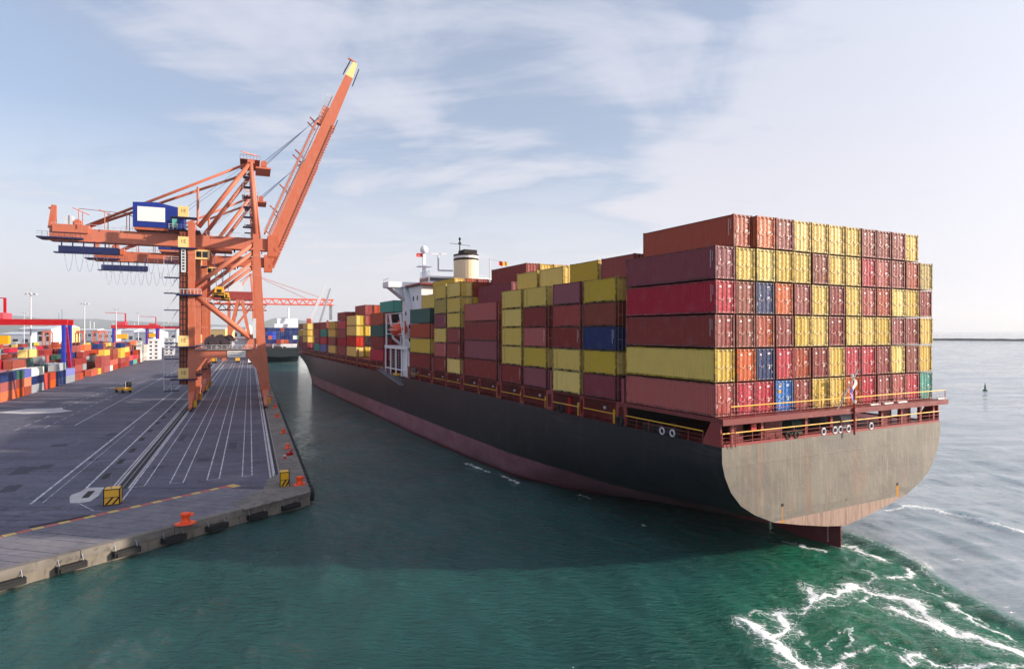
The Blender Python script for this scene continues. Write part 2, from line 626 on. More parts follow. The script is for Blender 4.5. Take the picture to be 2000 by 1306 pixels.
def build_sea():
    def axis(lo, hi, d0, d1, step, grow, far):
        a = [lo]
        x = lo
        while x < hi:
            x += step if d0 <= x <= d1 else step * (1 + grow * (min(abs(x - d0), abs(x - d1))))
            a.append(x)
        # far lines
        s = 3.0
        up = []
        y = a[-1]
        while y < far:
            s *= 1.35
            y += s
            up.append(y)
        s = 3.0
        dn = []
        y = a[0]
        while y > -far:
            s *= 1.35
            y -= s
            dn.append(y)
        return np.array(dn[::-1] + a + up)
    xs = np.clip(axis(-70, 90, 8, 64, 0.16, 0.035, 14800), -14800, 14800)
    ys = np.clip(axis(12, 150, 27, 72, 0.18, 0.035, 14800), -1400, 14800)
    ys = np.unique(ys)
    X, Y = np.meshgrid(xs, ys)
    foam = np.zeros(X.shape)
    near = (X > -10) & (X < 110) & (Y > 15) & (Y < 130)
    xn, yn = X[near], Y[near]
    fn = np.zeros(xn.shape)
    wx = fbm(xn, yn, 1.6, 1) * 1.5 + fbm(xn, yn, 0.5, 2) * 0.5
    wy = fbm(xn, yn, 1.6, 3) * 1.5 + fbm(xn, yn, 0.5, 4) * 0.5
    along_n = fbm(xn, yn, 1.1, 5)
    for pts, w, st in foam_lines():
        d = seg_dist(xn + wx, yn + wy, pts)
        w2 = w * (0.42 + 1.1 * along_n)
        w2 = np.maximum(w2, 0.05)
        fn = np.maximum(fn, st * np.exp(-(d / w2) ** 2 * 0.6) + 0.40 * st * np.exp(-(d / (w * 3.6)) ** 2))
    foam[near] = fn
    # churned, bubbly water: a body behind the propeller
    core = [ground(1640, 1130, 0), ground(1600, 1190, 0), ground(1660, 1250, 0), ground(1760, 1200, 0), ground(1720, 1130, 0)]
    d1 = seg_dist(X, Y, [ground(1640, 1075, 0), ground(1690, 1150, 0), ground(1650, 1240, 0), ground(1750, 1290, 0)])
    d2 = seg_dist(X, Y, [ground(1690, 1110, 0), ground(1830, 1190, 0), ground(1990, 1270, 0)])
    edge_px = [(1640, 1036), (1660, 1044), (1728, 1071), (1800, 1105), (1830, 1135), (1880, 1165), (1990, 1215), (2080, 1250)]
    ep = [ground(a, b, 0) for a, b in edge_px]
    ex = np.array([p[0] for p in ep]); eyy = np.array([p[1] for p in ep])
    ang_p = np.arctan2(X, Y); ang_e = np.arctan2(ex, eyy); dist_e = np.hypot(ex, eyy)
    inside = dist_e.max() * 0 + np.interp(ang_p, ang_e, dist_e) - np.hypot(X, Y)
    inside = np.where(ang_p < ang_e[0], 6.0, inside)
    inside = inside + 2.2 * fbm(X, Y, 5.0, 9) + 0.9 * fbm(X, Y, 1.4, 10)
    side_m = 1 / (1 + np.exp(-np.clip(inside / 1.3, -50, 50)))
    air = side_m * np.clip(1.05 * np.exp(-(d1 / 8.5) ** 2) + 0.75 * np.exp(-(d2 / 5.5) ** 2), 0, 1)
    # relief: long low swell and the wake's boil
    rng = np.random.default_rng(5)
    Z = np.zeros(X.shape)
    fade = np.exp(-np.maximum(0, np.hypot(X - 36, Y - 50) - 55) / 45.0)
    for i in range(22):
        lam = 1.3 * 1.17 ** i if i < 14 else 2.0 + i * 0.35
        ang = rng.normal(R(205), 0.55)
        k = 2 * math.pi / lam
        amp = 0.0075 * lam ** 0.62
        Z += amp * np.sin(k * (X * math.cos(ang) + Y * math.sin(ang)) + rng.uniform(0, 6.28)) * fade
    boil = np.zeros(X.shape)
    for i in range(26):
        lam = rng.uniform(0.8, 3.2)
        ang = rng.uniform(0, 6.28)
        k = 2 * math.pi / lam
        boil += 0.0055 * lam ** 0.5 * np.sin(k * (X * math.cos(ang) + Y * math.sin(ang)) + rng.uniform(0, 6.28))
    Z += boil * np.clip(air * 1.4, 0, 1)
    # bow-wave like folds spreading from the stern, right of the churn
    edge = [ground(1655, 1043, 0), ground(1728, 1071, 0), ground(1800, 1105, 0), ground(1860, 1155, 0), ground(1990, 1215, 0)]
    de = seg_dist(X, Y, edge)
    Z += 0.16 * np.exp(-(de / 0.7) ** 2) - 0.10 * np.exp(-((de - 1.6) / 0.9) ** 2)
    for a, b, c_ in (((1750, 985), (1880, 1000), (1999, 1040)), ((1770, 1020), (1900, 1062), (1999, 1110)), ((1850, 930), (1930, 925), (1999, 940)), ((1845, 800), (1920, 795), (1999, 812))):
        dd = seg_dist(X, Y, [ground(*a, 0), ground(*b, 0), ground(*c_, 0)])
        Z += 0.15 * np.exp(-(dd / 1.0) ** 2) - 0.08 * np.exp(-((dd - 2.2) / 1.2) ** 2)
    Z += 0.02 * np.clip(foam, 0, 1)
    Z *= (Y < 1000)
    ny, nx = X.shape
    co = np.stack([X, Y, Z], -1).reshape(-1, 3)
    idx = np.arange(ny * nx).reshape(ny, nx)
    q = np.stack([idx[:-1, :-1], idx[:-1, 1:], idx[1:, 1:], idx[1:, :-1]], -1).reshape(-1, 4)
    me = bpy.data.meshes.new('water')
    me.vertices.add(len(co))
    me.vertices.foreach_set('co', co.ravel())
    me.loops.add(q.size)
    me.loops.foreach_set('vertex_index', q.ravel())
    me.polygons.add(len(q))
    me.polygons.foreach_set('loop_start', np.arange(0, q.size, 4))
    me.polygons.foreach_set('loop_total', np.full(len(q), 4))
    me.polygons.foreach_set('use_smooth', np.ones(len(q), dtype=bool))
    me.update(calc_edges=True)
    # open water beyond the ship lies smoother than the gusty basin between ship and quay; the mask also places the painted sheen
    tt = (X - SHIP_O[0]) * SH_S[0] + (Y - SHIP_O[1]) * SH_S[1]
    calm_sheen = np.where(ang_p >= ang_e[0], 1 - side_m, 0.0)
    calm_sheen = np.maximum(calm_sheen, 1 / (1 + np.exp(-np.clip(tt - 19.0, -60, 60))))
    calm_sheen = calm_sheen * (1 - 0.6 * air)
    for nm, arr in (('foam', foam), ('air', air), ('calm_sheen', calm_sheen)):
        at = me.attributes.new(nm, 'FLOAT', 'POINT')
        at.data.foreach_set('value', arr.ravel().astype(np.float32))
    # water
    t = NT('sea_water')
    fo = t.n("ShaderNodeAttribute"); fo.attribute_name = 'foam'
    ai = t.n("ShaderNodeAttribute"); ai.attribute_name = 'air'
    n1 = t.noise(0.55, 6, 0.60, sc=(1.0, 1.35, 1), src='Object', rot=0.5, dist=0.3)
    n2 = t.noise(2.6, 5, 0.62, sc=(1.0, 1.5, 1), src='Object', rot=0.3)
    n3 = t.noise(0.11, 4, 0.5, sc=(1, 1.3, 1), src='Object', rot=0.8)
    patch = t.noise(0.035, 4, 0.55, src='Object', sc=(1, 1.6, 1), rot=0.4)
    deep = t.mix(t.rng(patch, 0.3, 0.7), lin('#174341'), lin('#235351'))
    col = t.mix(ai.outputs['Fac'], deep, lin('#15664c'))
    ca = t.n("ShaderNodeAttribute"); ca.attribute_name = 'calm_sheen'
    n4 = t.noise(1.5, 4, 0.58, sc=(0.55, 1.7, 1), src='Object', rot=0.25, dist=0.25)
    amp = t.math('ADD', t.rng(ca.outputs['Fac'], 0, 1, 1.0, 0.22, False), t.math('MULTIPLY', ai.outputs['Fac'], 0.9))
    sw = t.rng(ca.outputs['Fac'], 0, 1, 1.0, 0.85, False)
    b = t.bump(t.math('MULTIPLY', n3, sw), 0.12, 0.9)
    b = t.bump(t.math('MULTIPLY', n1, sw), 0.20, 0.20, b)
    b = t.bump(t.math('MULTIPLY', n4, amp), 1.0, 0.75, b)
    b = t.bump(t.math('MULTIPLY', n2, amp), 0.8, 0.16, b)
    sheen_n = t.noise(0.10, 5, 0.6, sc=(0.45, 1.7, 1), src='Object', dist=1.5, rot=0.25)
    col = t.mix(t.math('MULTIPLY', ca.outputs['Fac'], t.rng(ai.outputs['Fac'], 0.1, 0.5, 1.0, 0.0)), col, t.mix(t.rng(sheen_n, 0.40, 0.62), lin('#7d8a92'), lin('#9aa3a8')))  # silver sky sheen of the open water put into its base colour
    t.l(t.rng(t.math('MULTIPLY', ca.outputs['Fac'], t.rng(ai.outputs['Fac'], 0.1, 0.5, 1.0, 0.0)), 0, 1, 1.42, 2.3, False), t.b.inputs['IOR'])
    slick = t.noise(0.06, 5, 0.6, sc=(0.5, 1.6, 1), src='Object', dist=1.2, rot=0.3)
    t.set(col, t.math('ADD', 0.05, t.math('MULTIPLY', ca.outputs['Fac'], t.rng(slick, 0.42, 0.60, 0.0, 0.20))), b)
    t.b.subsurface_method = 'RANDOM_WALK'
    t.b.inputs['Subsurface Weight'].default_value = 1.0
    t.b.inputs['Subsurface Radius'].default_value = (0.5, 1.0, 0.8)
    t.b.inputs['Subsurface Scale'].default_value = 7.0
    fb = t.n("ShaderNodeBsdfPrincipled")
    fb.inputs['Base Color'].default_value = (0.86, 0.88, 0.88, 1)
    fb.inputs['Roughness'].default_value = 0.85
    f1 = t.noise(1.9, 10, 0.72, src='Object', dist=1.6)
    f2 = t.noise(7.5, 6, 0.7, src='Object', dist=0.6)
    t.l(t.bump(f1, 0.6, 0.15), fb.inputs['Normal'])
    vo = t.n("ShaderNodeTexVoronoi")
    vo.feature = 'DISTANCE_TO_EDGE'
    vo.inputs['Scale'].default_value = 1.25
    wv = t.n("ShaderNodeTexNoise")
    wv.inputs['Scale'].default_value = 0.9
    wv.inputs['Detail'].default_value = 6
    t.l(t.tc.outputs['Object'], wv.inputs['Vector'])
    va = t.n("ShaderNodeVectorMath"); va.operation = 'MULTIPLY_ADD'
    t.l(wv.outputs['Color'], va.inputs[0])
    va.inputs[1].default_value = (2.2, 2.2, 0)
    t.l(t.tc.outputs['Object'], va.inputs[2])
    t.l(va.outputs[0], vo.inputs['Vector'])
    lace = t.math('ADD', t.math('MULTIPLY', f1, 1.3), t.math('MULTIPLY', f2, 0.7))
    s = t.math('ADD', fo.outputs['Fac'], lace)
    core = t.math('MULTIPLY', t.rng(s, 1.54, 1.86), t.rng(f2, 0.30, 0.46, 0.35, 1.0))
    vein = t.math('MULTIPLY', t.rng(vo.outputs['Distance'], 0.06, 0.006), t.rng(t.math('ADD', fo.outputs['Fac'], t.math('MULTIPLY', f1, 0.6)), 0.46, 0.72))
    speck = t.math('MULTIPLY', t.rng(f2, 0.66, 0.74), t.rng(fo.outputs['Fac'], 0.10, 0.5))
    milk = t.math('MULTIPLY', t.rng(t.math('ADD', fo.outputs['Fac'], t.math('MULTIPLY', f1, 0.9)), 0.62, 1.25), t.rng(f2, 0.34, 0.62, 0.05, 0.55))
    core = t.math('MAXIMUM', core, milk)
    fac = t.math('MAXIMUM', core, t.math('MAXIMUM', t.math('MULTIPLY', vein, 0.85), t.math('MULTIPLY', speck, 0.8)))
    mx = t.n("ShaderNodeMixShader")
    t.l(fac, mx.inputs[0])
    t.l(t.b.outputs[0], mx.inputs[1])
    t.l(fb.outputs[0], mx.inputs[2])
    t.l(mx.outputs[0], t.out.inputs[0])
    me.materials.append(t.m)
    o = link('water', me)
    tag(o, kind='structure', label='green harbour water with a foaming wake behind the ship')
    return o


build_sea()

# ---------------------------------------------------------------- quay
QC = ground(605, 960)                       # the quay's corner
QE = (-0.567, -0.824)                       # along its end, towards the viewer


def qend(k):
    return (QC[0] + QE[0] * k, QC[1] + QE[1] * k)


def mat_asphalt():
    t = NT('asphalt')
    n = t.noise(0.10, 6, 0.6, dist=0.5)
    n2 = t.noise(0.9, 6, 0.65)
    n3 = t.noise(14, 3, 0.6)
    c = t.mix(t.rng(n, 0.3, 0.72), lin('#4c4b5c'), lin('#5e5b6d'))
    c = t.mix(t.rng(n2, 0.55, 0.8, 0, 0.5), c, lin('#464556'))
    wear = t.noise(0.5, 5, 0.6, sc=(0.06, 1.5, 1), src='Object', rot=R(-66.7))
    c = t.mix(t.rng(wear, 0.5, 0.72, 0, 0.30), c, lin('#3b3a4a'))
    c = t.mix(t.rng(n3, 0.6, 0.8, 0, 0.25), c, lin('#918e9c'))
    # bay joints, oil drips, and tyre-darkened lanes along the quay
    br = t.n("ShaderNodeTexBrick")
    mp = t.n("ShaderNodeMapping"); mp.inputs['Rotation'].default_value = (0, 0, R(-23.3))
    t.l(t.tc.outputs['Object'], mp.inputs[0]); t.l(mp.outputs[0], br.inputs['Vector'])
    br.inputs['Scale'].default_value = 1.0
    br.inputs['Brick Width'].default_value = 7.5; br.inputs['Row Height'].default_value = 15.0
    br.inputs['Mortar Size'].default_value = 0.035; br.inputs['Bias'].default_value = 0.0
    br.inputs['Color1'].default_value = (0.82, 0.82, 0.82, 1); br.inputs['Color2'].default_value = (1, 1, 1, 1); br.inputs['Mortar'].default_value = (0.55, 0.55, 0.58, 1)
    c = t.mix(0.75, c, br.outputs[0], 'MULTIPLY')
    oil = t.noise(0.42, 3, 0.5, dist=0.3)
    oil2 = t.noise(2.2, 5, 0.7)
    c = t.mix(t.math('MULTIPLY', t.rng(oil, 0.58, 0.66), t.rng(oil2, 0.42, 0.6, 0, 0.7)), c, lin('#2c2b35'))
    ty = t.noise(0.9, 4, 0.6, sc=(0.018, 1.6, 1), rot=R(-66.7))
    c = t.mix(t.rng(ty, 0.50, 0.62, 0, 0.6), c, lin('#302f3b'))
    dust = t.noise(0.16, 7, 0.65, dist=1.0)
    c = t.mix(t.rng(dust, 0.52, 0.72, 0, 0.35), c, lin('#807a80'))
    return t.set(c, t.rng(oil2, 0.3, 0.7, 0.7, 0.9), t.bump(n3, 0.25, 0.02))


def mat_concrete(name, a, b, stain='#2e2b2b', sc=(1, 1, 1), amount=0.6):
    t = NT(name)
    n = t.noise(0.35, 6, 0.62, dist=0.6)
    n2 = t.noise(1.4, 7, 0.66, sc=sc)
    n3 = t.noise(11, 4, 0.6)
    c = t.mix(t.rng(n, 0.32, 0.7), lin(a), lin(b))
    c = t.mix(t.rng(n2, 0.52, 0.72, 0, amount), c, lin(stain))
    c = t.mix(t.rng(n3, 0.55, 0.8, 0, 0.3), c, lin('#57534f'))
    return t.set(c, 0.85, t.bump(n3, 0.3, 0.03))


M['asphalt'] = mat_asphalt()
M['conc'] = mat_concrete('quay_concrete', '#645e59', '#7c756e', '#2f2b28', amount=0.85)
M['slab'] = mat_concrete('slab_concrete', '#63606b', '#787479', '#413e47', amount=0.6)
M['wall'] = mat_concrete('quay_wall_concrete', '#6d655b', '#827a6f', '#1f1b1a', sc=(1.2, 1.2, 0.25), amount=0.95)
M['line'] = worn('worn_white_line', '#d6d6dc', amount=0.53)
M['line2'] = worn('worn_yellow_line', '#c9a45c', amount=0.66)
M['line3'] = worn('worn_red_line', '#b0564c', amount=0.66)
M['pale_conc'] = mat_concrete('pale_concrete', '#a9a5a8', '#bdb8b6', '#8a8688', amount=0.4)

ground_pts = [QC, qend(140), (-900, -120), (-4000, -120), (-4000, 3500), (uv(2600, 6.7)[0], uv(2600, 6.7)[1])]
gm = MB()
gm.prism(ground_pts, -6, QZ)
quay = gm.build('ground', [M['asphalt']])
tag(quay, kind='structure', label='dark asphalt quay apron and container yard')

# end strip: concrete slabs side by side between the hazard line and the edge
J = (-0.974, 0.226)
hz0, hz1 = ground(0, 1050), ground(470, 945)
hd = Vector((hz1[0] - hz0[0], hz1[1] - hz0[1])).normalized()


def hit_hazard(p):
    # p + a*J on the hazard line
    nx, ny = -hd.y, hd.x
    a = ((hz0[0] - p[0]) * nx + (hz0[1] - p[1]) * ny) / (J[0] * nx + J[1] * ny)
    return (p[0] + J[0] * a, p[1] + J[1] * a)


cap = MB()
capw = 0.75
pin = (-QE[1] * -1, 0)
inn = Vector((QE[1], -QE[0]))               # pointing inland from the end edge
if inn.dot(Vector((-1, 0.3))) < 0:
    inn = -inn
k = 0.0
i = 0
while k < 74:
    kl = random.uniform(7.5, 8.5)
    a0, a1 = qend(k + 0.03), qend(k + kl - 0.03)
    m = MB()
    m.prism([a0, (a0[0] + inn.x * capw, a0[1] + inn.y * capw), (a1[0] + inn.x * capw, a1[1] + inn.y * capw), a1][::-1], QZ - 0.62, QZ + 0.09 + random.uniform(-.01, .01))
    # push the capping beam a hand's breadth over the wall face
    o = m.build('capping_beam', M['conc'], quay)
    o.location = (-inn.x * 0.12, -inn.y * 0.12, 0)
    k += kl
k = 1.0
while k < 72:
    w = random.uniform(1.25, 1.6)
    c0, c1 = qend(k), qend(k + w - 0.07)
    c0 = (c0[0] + inn.x * 0.70, c0[1] + inn.y * 0.70)
    c1 = (c1[0] + inn.x * 0.70, c1[1] + inn.y * 0.70)
    h0, h1 = hit_hazard(c0), hit_hazard(c1)
    dz = random.uniform(0.018, 0.045)
    MB().prism([c0, h0, h1, c1], QZ - 0.05, QZ + dz).build('slab', M['slab'], quay)
    k += w
# wall faces
wl = MB()
for a, b in ((QC, qend(90)),):
    wl.quad((a[0] - inn.x * .03, a[1] - inn.y * .03, -1), (b[0] - inn.x * .03, b[1] - inn.y * .03, -1), (b[0] - inn.x * .03, b[1] - inn.y * .03, QZ - 0.3), (a[0] - inn.x * .03, a[1] - inn.y * .03, QZ - 0.3))
e1 = uv(to_uv(QC)[0] + 700, to_uv(QC)[1])
sx, sy = QV[0] * .03, QV[1] * .03
wl.quad((QC[0] + sx, QC[1] + sy, -1), (e1[0] + sx, e1[1] + sy, -1), (e1[0] + sx, e1[1] + sy, QZ - 0.1), (QC[0] + sx, QC[1] + sy, QZ - 0.1))
wl.build('wall_face', M['wall'], quay)
# concrete edge strip along the berth
ku, kv = to_uv(QC)
u = ku + 0.2
while u < ku + 420:
    L_ = random.uniform(9, 11)
    m = MB()
    m.prism([uv(u, kv - 3.1)[:2], uv(u + L_ - .05, kv - 3.1)[:2], uv(u + L_ - .05, kv + 0.15)[:2], uv(u, kv + 0.15)[:2]][::-1], QZ - 0.5, QZ + 0.06 + random.uniform(-.012, .012))
    m.build('edge_slab', M['conc'], quay)
    u += L_
# corner apron of paler concrete
ca = MB()
cpts = [ground(x, y) for x, y in ((604, 962), (478, 996), (455, 985), (515, 955), (520, 938), (545, 925), (575, 926), (590, 935))]
ca.prism(cpts[::-1], QZ - .03, QZ + 0.078)
ca.build('corner_apron', M['conc'], quay)


def stroke(mb, p, q, w, z):
    p, q = Vector(p), Vector(q)
    d = (q - p).normalized()
    n = Vector((-d.y, d.x)) * (w / 2)
    mb.quad((p.x - n.x, p.y - n.y, z), (q.x - n.x, q.y - n.y, z), (q.x + n.x, q.y + n.y, z), (p.x + n.x, p.y + n.y, z))


def along(px, py, length):
    p = ground(px, py)
    return p, (p[0] + QU[0] * length, p[1] + QU[1] * length)


ZM = QZ + 0.006
Zs = 2.838


def zp(x, y):
    return (x / Zs, 700 + y / Zs)


def marking(name, mat, strokes, label=None):
    m = MB()
    for p, q, w in strokes:
        stroke(m, p, q, w, ZM)
    o = m.build(name, mat, quay)
    return o


for (x, y, L_, w) in ((170, 805, 330, .26), (480, 715, 300, .24), (670, 795, 300, .17), (800, 705, 260, .13), (940, 693, 330, .15), (1015, 687, 330, .13),
                      (1147, 673, 340, .14), (1215, 665, 340, .16), (1343, 655, 340, .12), (1397, 645, 340, .14), (1521, 640, 200, .16), (415, 370, 300, .20), (235, 800, 60, .08)):
    p, q = along(*zp(x, y), L_)
    marking('lane_line', M['line'], [(p, q, w)])
for a, b in (((745, 711), (800, 705)), ((940, 693), (1015, 687)), ((1147, 673), (1215, 665)), ((1343, 655), (1397, 645)), ((440, 803), (520, 843)), ((520, 843), (570, 843))):
    marking('lane_line', M['line'], [(ground(*zp(*a)), ground(*zp(*b)), .10)])
for (x, y, n) in ((245, 385, 22), (78, 400, 4), (300, 295, 18)):
    p = ground(*zp(x, y))
    st = []
    for i in range(n):
        a = 6.2 * i
        st.append(((p[0] + QU[0] * a, p[1] + QU[1] * a), (p[0] + QU[0] * (a + 3.8), p[1] + QU[1] * (a + 3.8)), .15))
    marking('lane_line', M['line'], st)
# hazard stripe of alternating yellow and red blocks
n = 0
p = Vector(hz0) - hd * 12
while n < 32:
    a = p + hd * (n * 1.12)
    b = a + hd * 1.04
    o = MB()
    nrm = Vector((-hd.y, hd.x)) * 0.85
    o.quad((a.x - nrm.x, a.y - nrm.y, ZM), (b.x - nrm.x, b.y - nrm.y, ZM), (b.x + nrm.x, b.y + nrm.y, ZM), (a.x + nrm.x, a.y + nrm.y, ZM))
    o.build('hazard_block', M['line2' if n % 2 else 'line3'], quay)
    n += 1
# cable slots and their covers along the landside rail
for (x, y) in ((490, 752), (590, 650), (670, 570), (735, 508), (787, 446), (833, 400), (875, 357), (908, 325), (940, 293), (966, 268)):
    c = ground(*zp(x, y))
    MB().prism([(c[0] + QU[0] * a + QV[0] * b, c[1] + QU[1] * a + QV[1] * b) for a, b in ((-1.7, -.36), (-1.7, .36), (1.7, .36), (1.7, -.36))], QZ, QZ + .02).build('slot_cover', M['gap'], quay)


def blob(cx, cy, pts, mat, name, z):
    MB().prism([ground(*zp(x, y)) for x, y in pts], QZ - .02, z).build(name, mat, quay)


blob(0, 0, [(385, 770), (395, 755), (450, 735), (480, 715), (578, 713), (545, 760), (500, 790), (440, 800), (388, 800)][::-1], M['pale_conc'], 'repair_and_sun_patch', QZ + .012)
blob(0, 0, [(60, 290), (150, 278), (300, 275), (345, 270), (350, 282), (405, 290), (300, 302), (130, 306), (-30, 300)][::-1], M['pale_conc'], 'repair_and_sun_patch', QZ + .012)  # patch of sunlight on the paving, painted as pale concrete
# darker asphalt patches where the paving was cut and made good
M['patch'] = plain('patch_asphalt', '#3f3e4c', .88, .35, 1.5)
pr = random.Random(5)
for (x, y, a_, b_) in ((250, 600, 3.2, 1.6), (130, 620, 5, 2.2), (620, 420, 4, 1.4), (1130, 560, 2.6, 1.8), (880, 600, 1.6, 1.6), (1290, 480, 6, 1.2), (330, 480, 2.4, 2.4), (60, 720, 3.6, 1.7), (1010, 440, 7, 1.0), (520, 560, 1.8, 1.2), (200, 330, 6, 3)):
    c_ = ground(*zp(x, y))
    th_ = pr.uniform(-.06, .06)
    MB().prism([(c_[0] + QU[0] * i_ * a_ / 2 + QV[0] * (j_ * b_ / 2 + i_ * th_), c_[1] + QU[1] * i_ * a_ / 2 + QV[1] * (j_ * b_ / 2 + i_ * th_)) for i_, j_ in ((-1, -1), (-1, 1), (1, 1), (1, -1))], QZ - .02, QZ + .0045).build('asphalt_patch', M['patch'], quay)
# rails and channels
rail_u0 = to_uv(ground(228, 955))[0]
for v0, u0 in ((-14.4, rail_u0), (3.7, ku + 2.6)):
    r_ = MB()
    for dv in (-0.05, 0.05):
        pass
    a, b = uv(u0, v0, QZ + .05), uv(u0 + 420, v0, QZ + .05)
    r_.bar(a, b, .09, .10)
    r_.build('crane_rail', M['steel'], quay)
    ch = MB()
    for dv, w, in ((-.30, .34), (.30, .34)):
        a, b = uv(u0, v0 + dv)[:2], uv(u0 + 420, v0 + dv)[:2]
        stroke(ch, a, b, w, QZ + .009)
    ch.build('rail_channel', M['gap'], quay)
    kb = MB()
    for dv in (-.75, .75, -1.15):
        a, b = uv(u0, v0 + dv)[:2], uv(u0 + 420, v0 + dv)[:2]
        stroke(kb, a, b, .22, QZ + .010)
    kb.build('rail_kerb', M['pale_conc'], quay)
cab = MB()
pp, qq = ground(*zp(160, 935)), ground(*zp(495, 870))
stroke(cab, pp, qq, .35, QZ + .05)
cab.build('cable_trench', M['gap'], quay)

# fenders on the end wall
for n, (x, y) in enumerate(((40, 1228), (385, 1132), (690, 1050), (958, 983), (1195, 917), (1410, 855), (1602, 806))):
    px, py = zp(x, y)
    d = Vector(ground(px, py, 0.75))
    kk = (d - Vector(QC)).dot(Vector(QE))
    c = Vector(qend(kk)) - inn * 0.42
    m = MB()
    e = Vector(QE)
    m.bar((c.x - e.x * 1.1, c.y - e.y * 1.1, .55), (c.x + e.x * 1.1, c.y + e.y * 1.1, .55), .62, .5)
    m.bar((c.x - e.x * .95 - inn.x * .3, c.y - e.y * .95 - inn.y * .3, .50), (c.x + e.x * .95 - inn.x * .3, c.y + e.y * .95 - inn.y * .3, .50), .3, .34)
    f_ = m.build('rubber_fender', M['black'])
    tag(f_, f'black rubber fender on the stained quay end wall, {ORD[7 - n]} from the corner', 'fender', 'fenders on the quay end wall')
    for s_ in (-.9, .9):
        MB().tube((c.x + e.x * s_, c.y + e.y * s_, .8), (c.x + e.x * s_ + inn.x * .5, c.y + e.y * s_ + inn.y * .5, QZ + .06), .04, 6).build('chain', M['steel'], f_)
fm = MB()
fm.torus((0, 0, 0), (QV[0], QV[1], 0), .62, .24, 14, 8)
fme = fm.mesh('tyre_fender', M['black'], True)
for n in range(46):
    p = uv(ku + 0.9 + n * 2.1, kv + 0.32, 1.0)
    o = link('tyre_fender', fme, None, p)
    tag(o, f'black tyre fender on the berth face, {ORD[n + 1]} from the quay corner', 'fender', 'tyre fenders along the berth face')

# bollards


def bollard(px, py, s, label, rz=0.0, wide=True):
    p = ground(px, py)
    b = empty('bollard', (p[0], p[1], QZ + .06), rz, label, 'bollard', 'orange bollards along the quay edges')
    m = MB().prism([(math.cos(a) * .95 * s, math.sin(a) * .62 * s) for a in [i * math.pi / 5 for i in range(10)]], 0, .16 * s)
    m.build('base_plate', M['bollard'], b)
    MB().lathe((0, 0, 0), [(.50 * s, .16 * s), (.40 * s, .26 * s), (.36 * s, .62 * s), (.40 * s, .80 * s), (.46 * s, .95 * s), (.44 * s, 1.05 * s), (.25 * s, 1.12 * s)], 16).build('post', M['bollard'], b, True)
    h = MB()
    h.box((.42 * s, 0, .86 * s), (.55 * s, .5 * s, .22 * s))
    h.build('horn', M['bollard'], b)
    return b


bollard(362, 1024, 1.05, 'large orange bollard standing alone near the quay end edge', R(30))
bollard(585, 947, 0.95, 'orange bollard at the quay corner beside the striped yellow block', R(60))
for n, (x, y) in enumerate(((561.5, 876), (553.5, 846), (541, 815), (537, 797), (529, 779))):
    bollard(x, y, 0.72, f'orange bollard on the berth edge, {ORD[n + 1]} beyond the corner bollard', R(70))
p = ground(566, 889)
b = empty('mooring_hook', (p[0], p[1], QZ + .06), R(60), 'small red quick-release hook near the first berth bollard', 'hook')
MB().box((0, 0, .2), (.8, .6, .4)).build('base', M['red'], b)
MB().bar((0, 0, .4), (.5, 0, .75), .2).build('arm', M['red'], b)
p = ground(556, 896)
b = empty('traffic_cone', (p[0], p[1], QZ + .06), 0, 'small red and white cone on the berth edge strip', 'cone')
MB().lathe((0, 0, 0), [(.3, 0), (.3, .05), (.2, .06), (.14, .4)], 10).build('lower_cone', M['red'], b)
MB().lathe((0, 0, 0), [(.142, .4), (.1, .62)], 10).build('white_band', M['sticker'], b)
MB().lathe((0, 0, 0), [(.10, .62), (.04, .85)], 10).build('tip', M['red'], b)


def buffer_block(px, py, w, d, h, label, pole):
    p = ground(px, py)
    b = empty('rail_buffer', (p[0], p[1], QZ), QROT, label, 'rail stop')
    bl = MB()
    bl.box((0, d / 2, h / 2), (w, d, h))
    bo = bl.build('block', M['yellow'], b)
    st = MB()
    for i in range(2):
        x0 = -w / 2 + .12 + i * w * .42
        st.quad((x0, -.012, .12), (x0 + .22, -.012, .12), (x0 + .22 + w * .42, -.012, .12 + h * .42), (x0 + w * .42, -.012, .12 + h * .42))
    st.build('stripe', M['gap'], bo)
    ed = MB()
    for x in (-w / 2, w / 2):
        ed.b2(x - .05, x + .05, -.03, .05, 0, h + .02)
    ed.b2(-w / 2, w / 2, -.03, .05, h * .5 - .03, h * .5 + .03)
    ed.b2(-w / 2, w / 2, -.035, .05, h - .05, h + .03)
    ed.b2(-w / 2, w / 2, -.035, .05, 0, .09)
    ed.b2(w / 2 - .03, w / 2 + .04, 0, d, h - .06, h + .025)
    ed.b2(w / 2 - .03, w / 2 + .035, 0, d, 0, .09)
    ed.b2(w / 2 - .03, w / 2 + .035, d - .08, d + .02, 0, h)
    ed.build('edge_frame', M['gap'], bo)
    MB().b2(-.3, .3, d + .002, d + .5, h * .4, h * .7).build('rubber_pad', M['black'], b)
    if pole:
        MB().tube((-.1, .4, h), (-.1, .4, h + 1.6), .035, 6).build('pole', M['steel'], b)
    return b


buffer_block(218, 986, 1.5, 1.5, 1.75, 'yellow rail stop with black stripes and a thin pole on the apron', True)
buffer_block(556, 951, 1.05, 1.4, 1.85, 'yellow rail stop with black stripes at the quay corner', False)

# ---------------------------------------------------------------- the container ship
ship = empty('container_ship', (SHIP_O[0], SHIP_O[1], 0), SHIP_TH, 'large dark-hulled container ship seen from astern, loaded with stacked containers', 'ship')


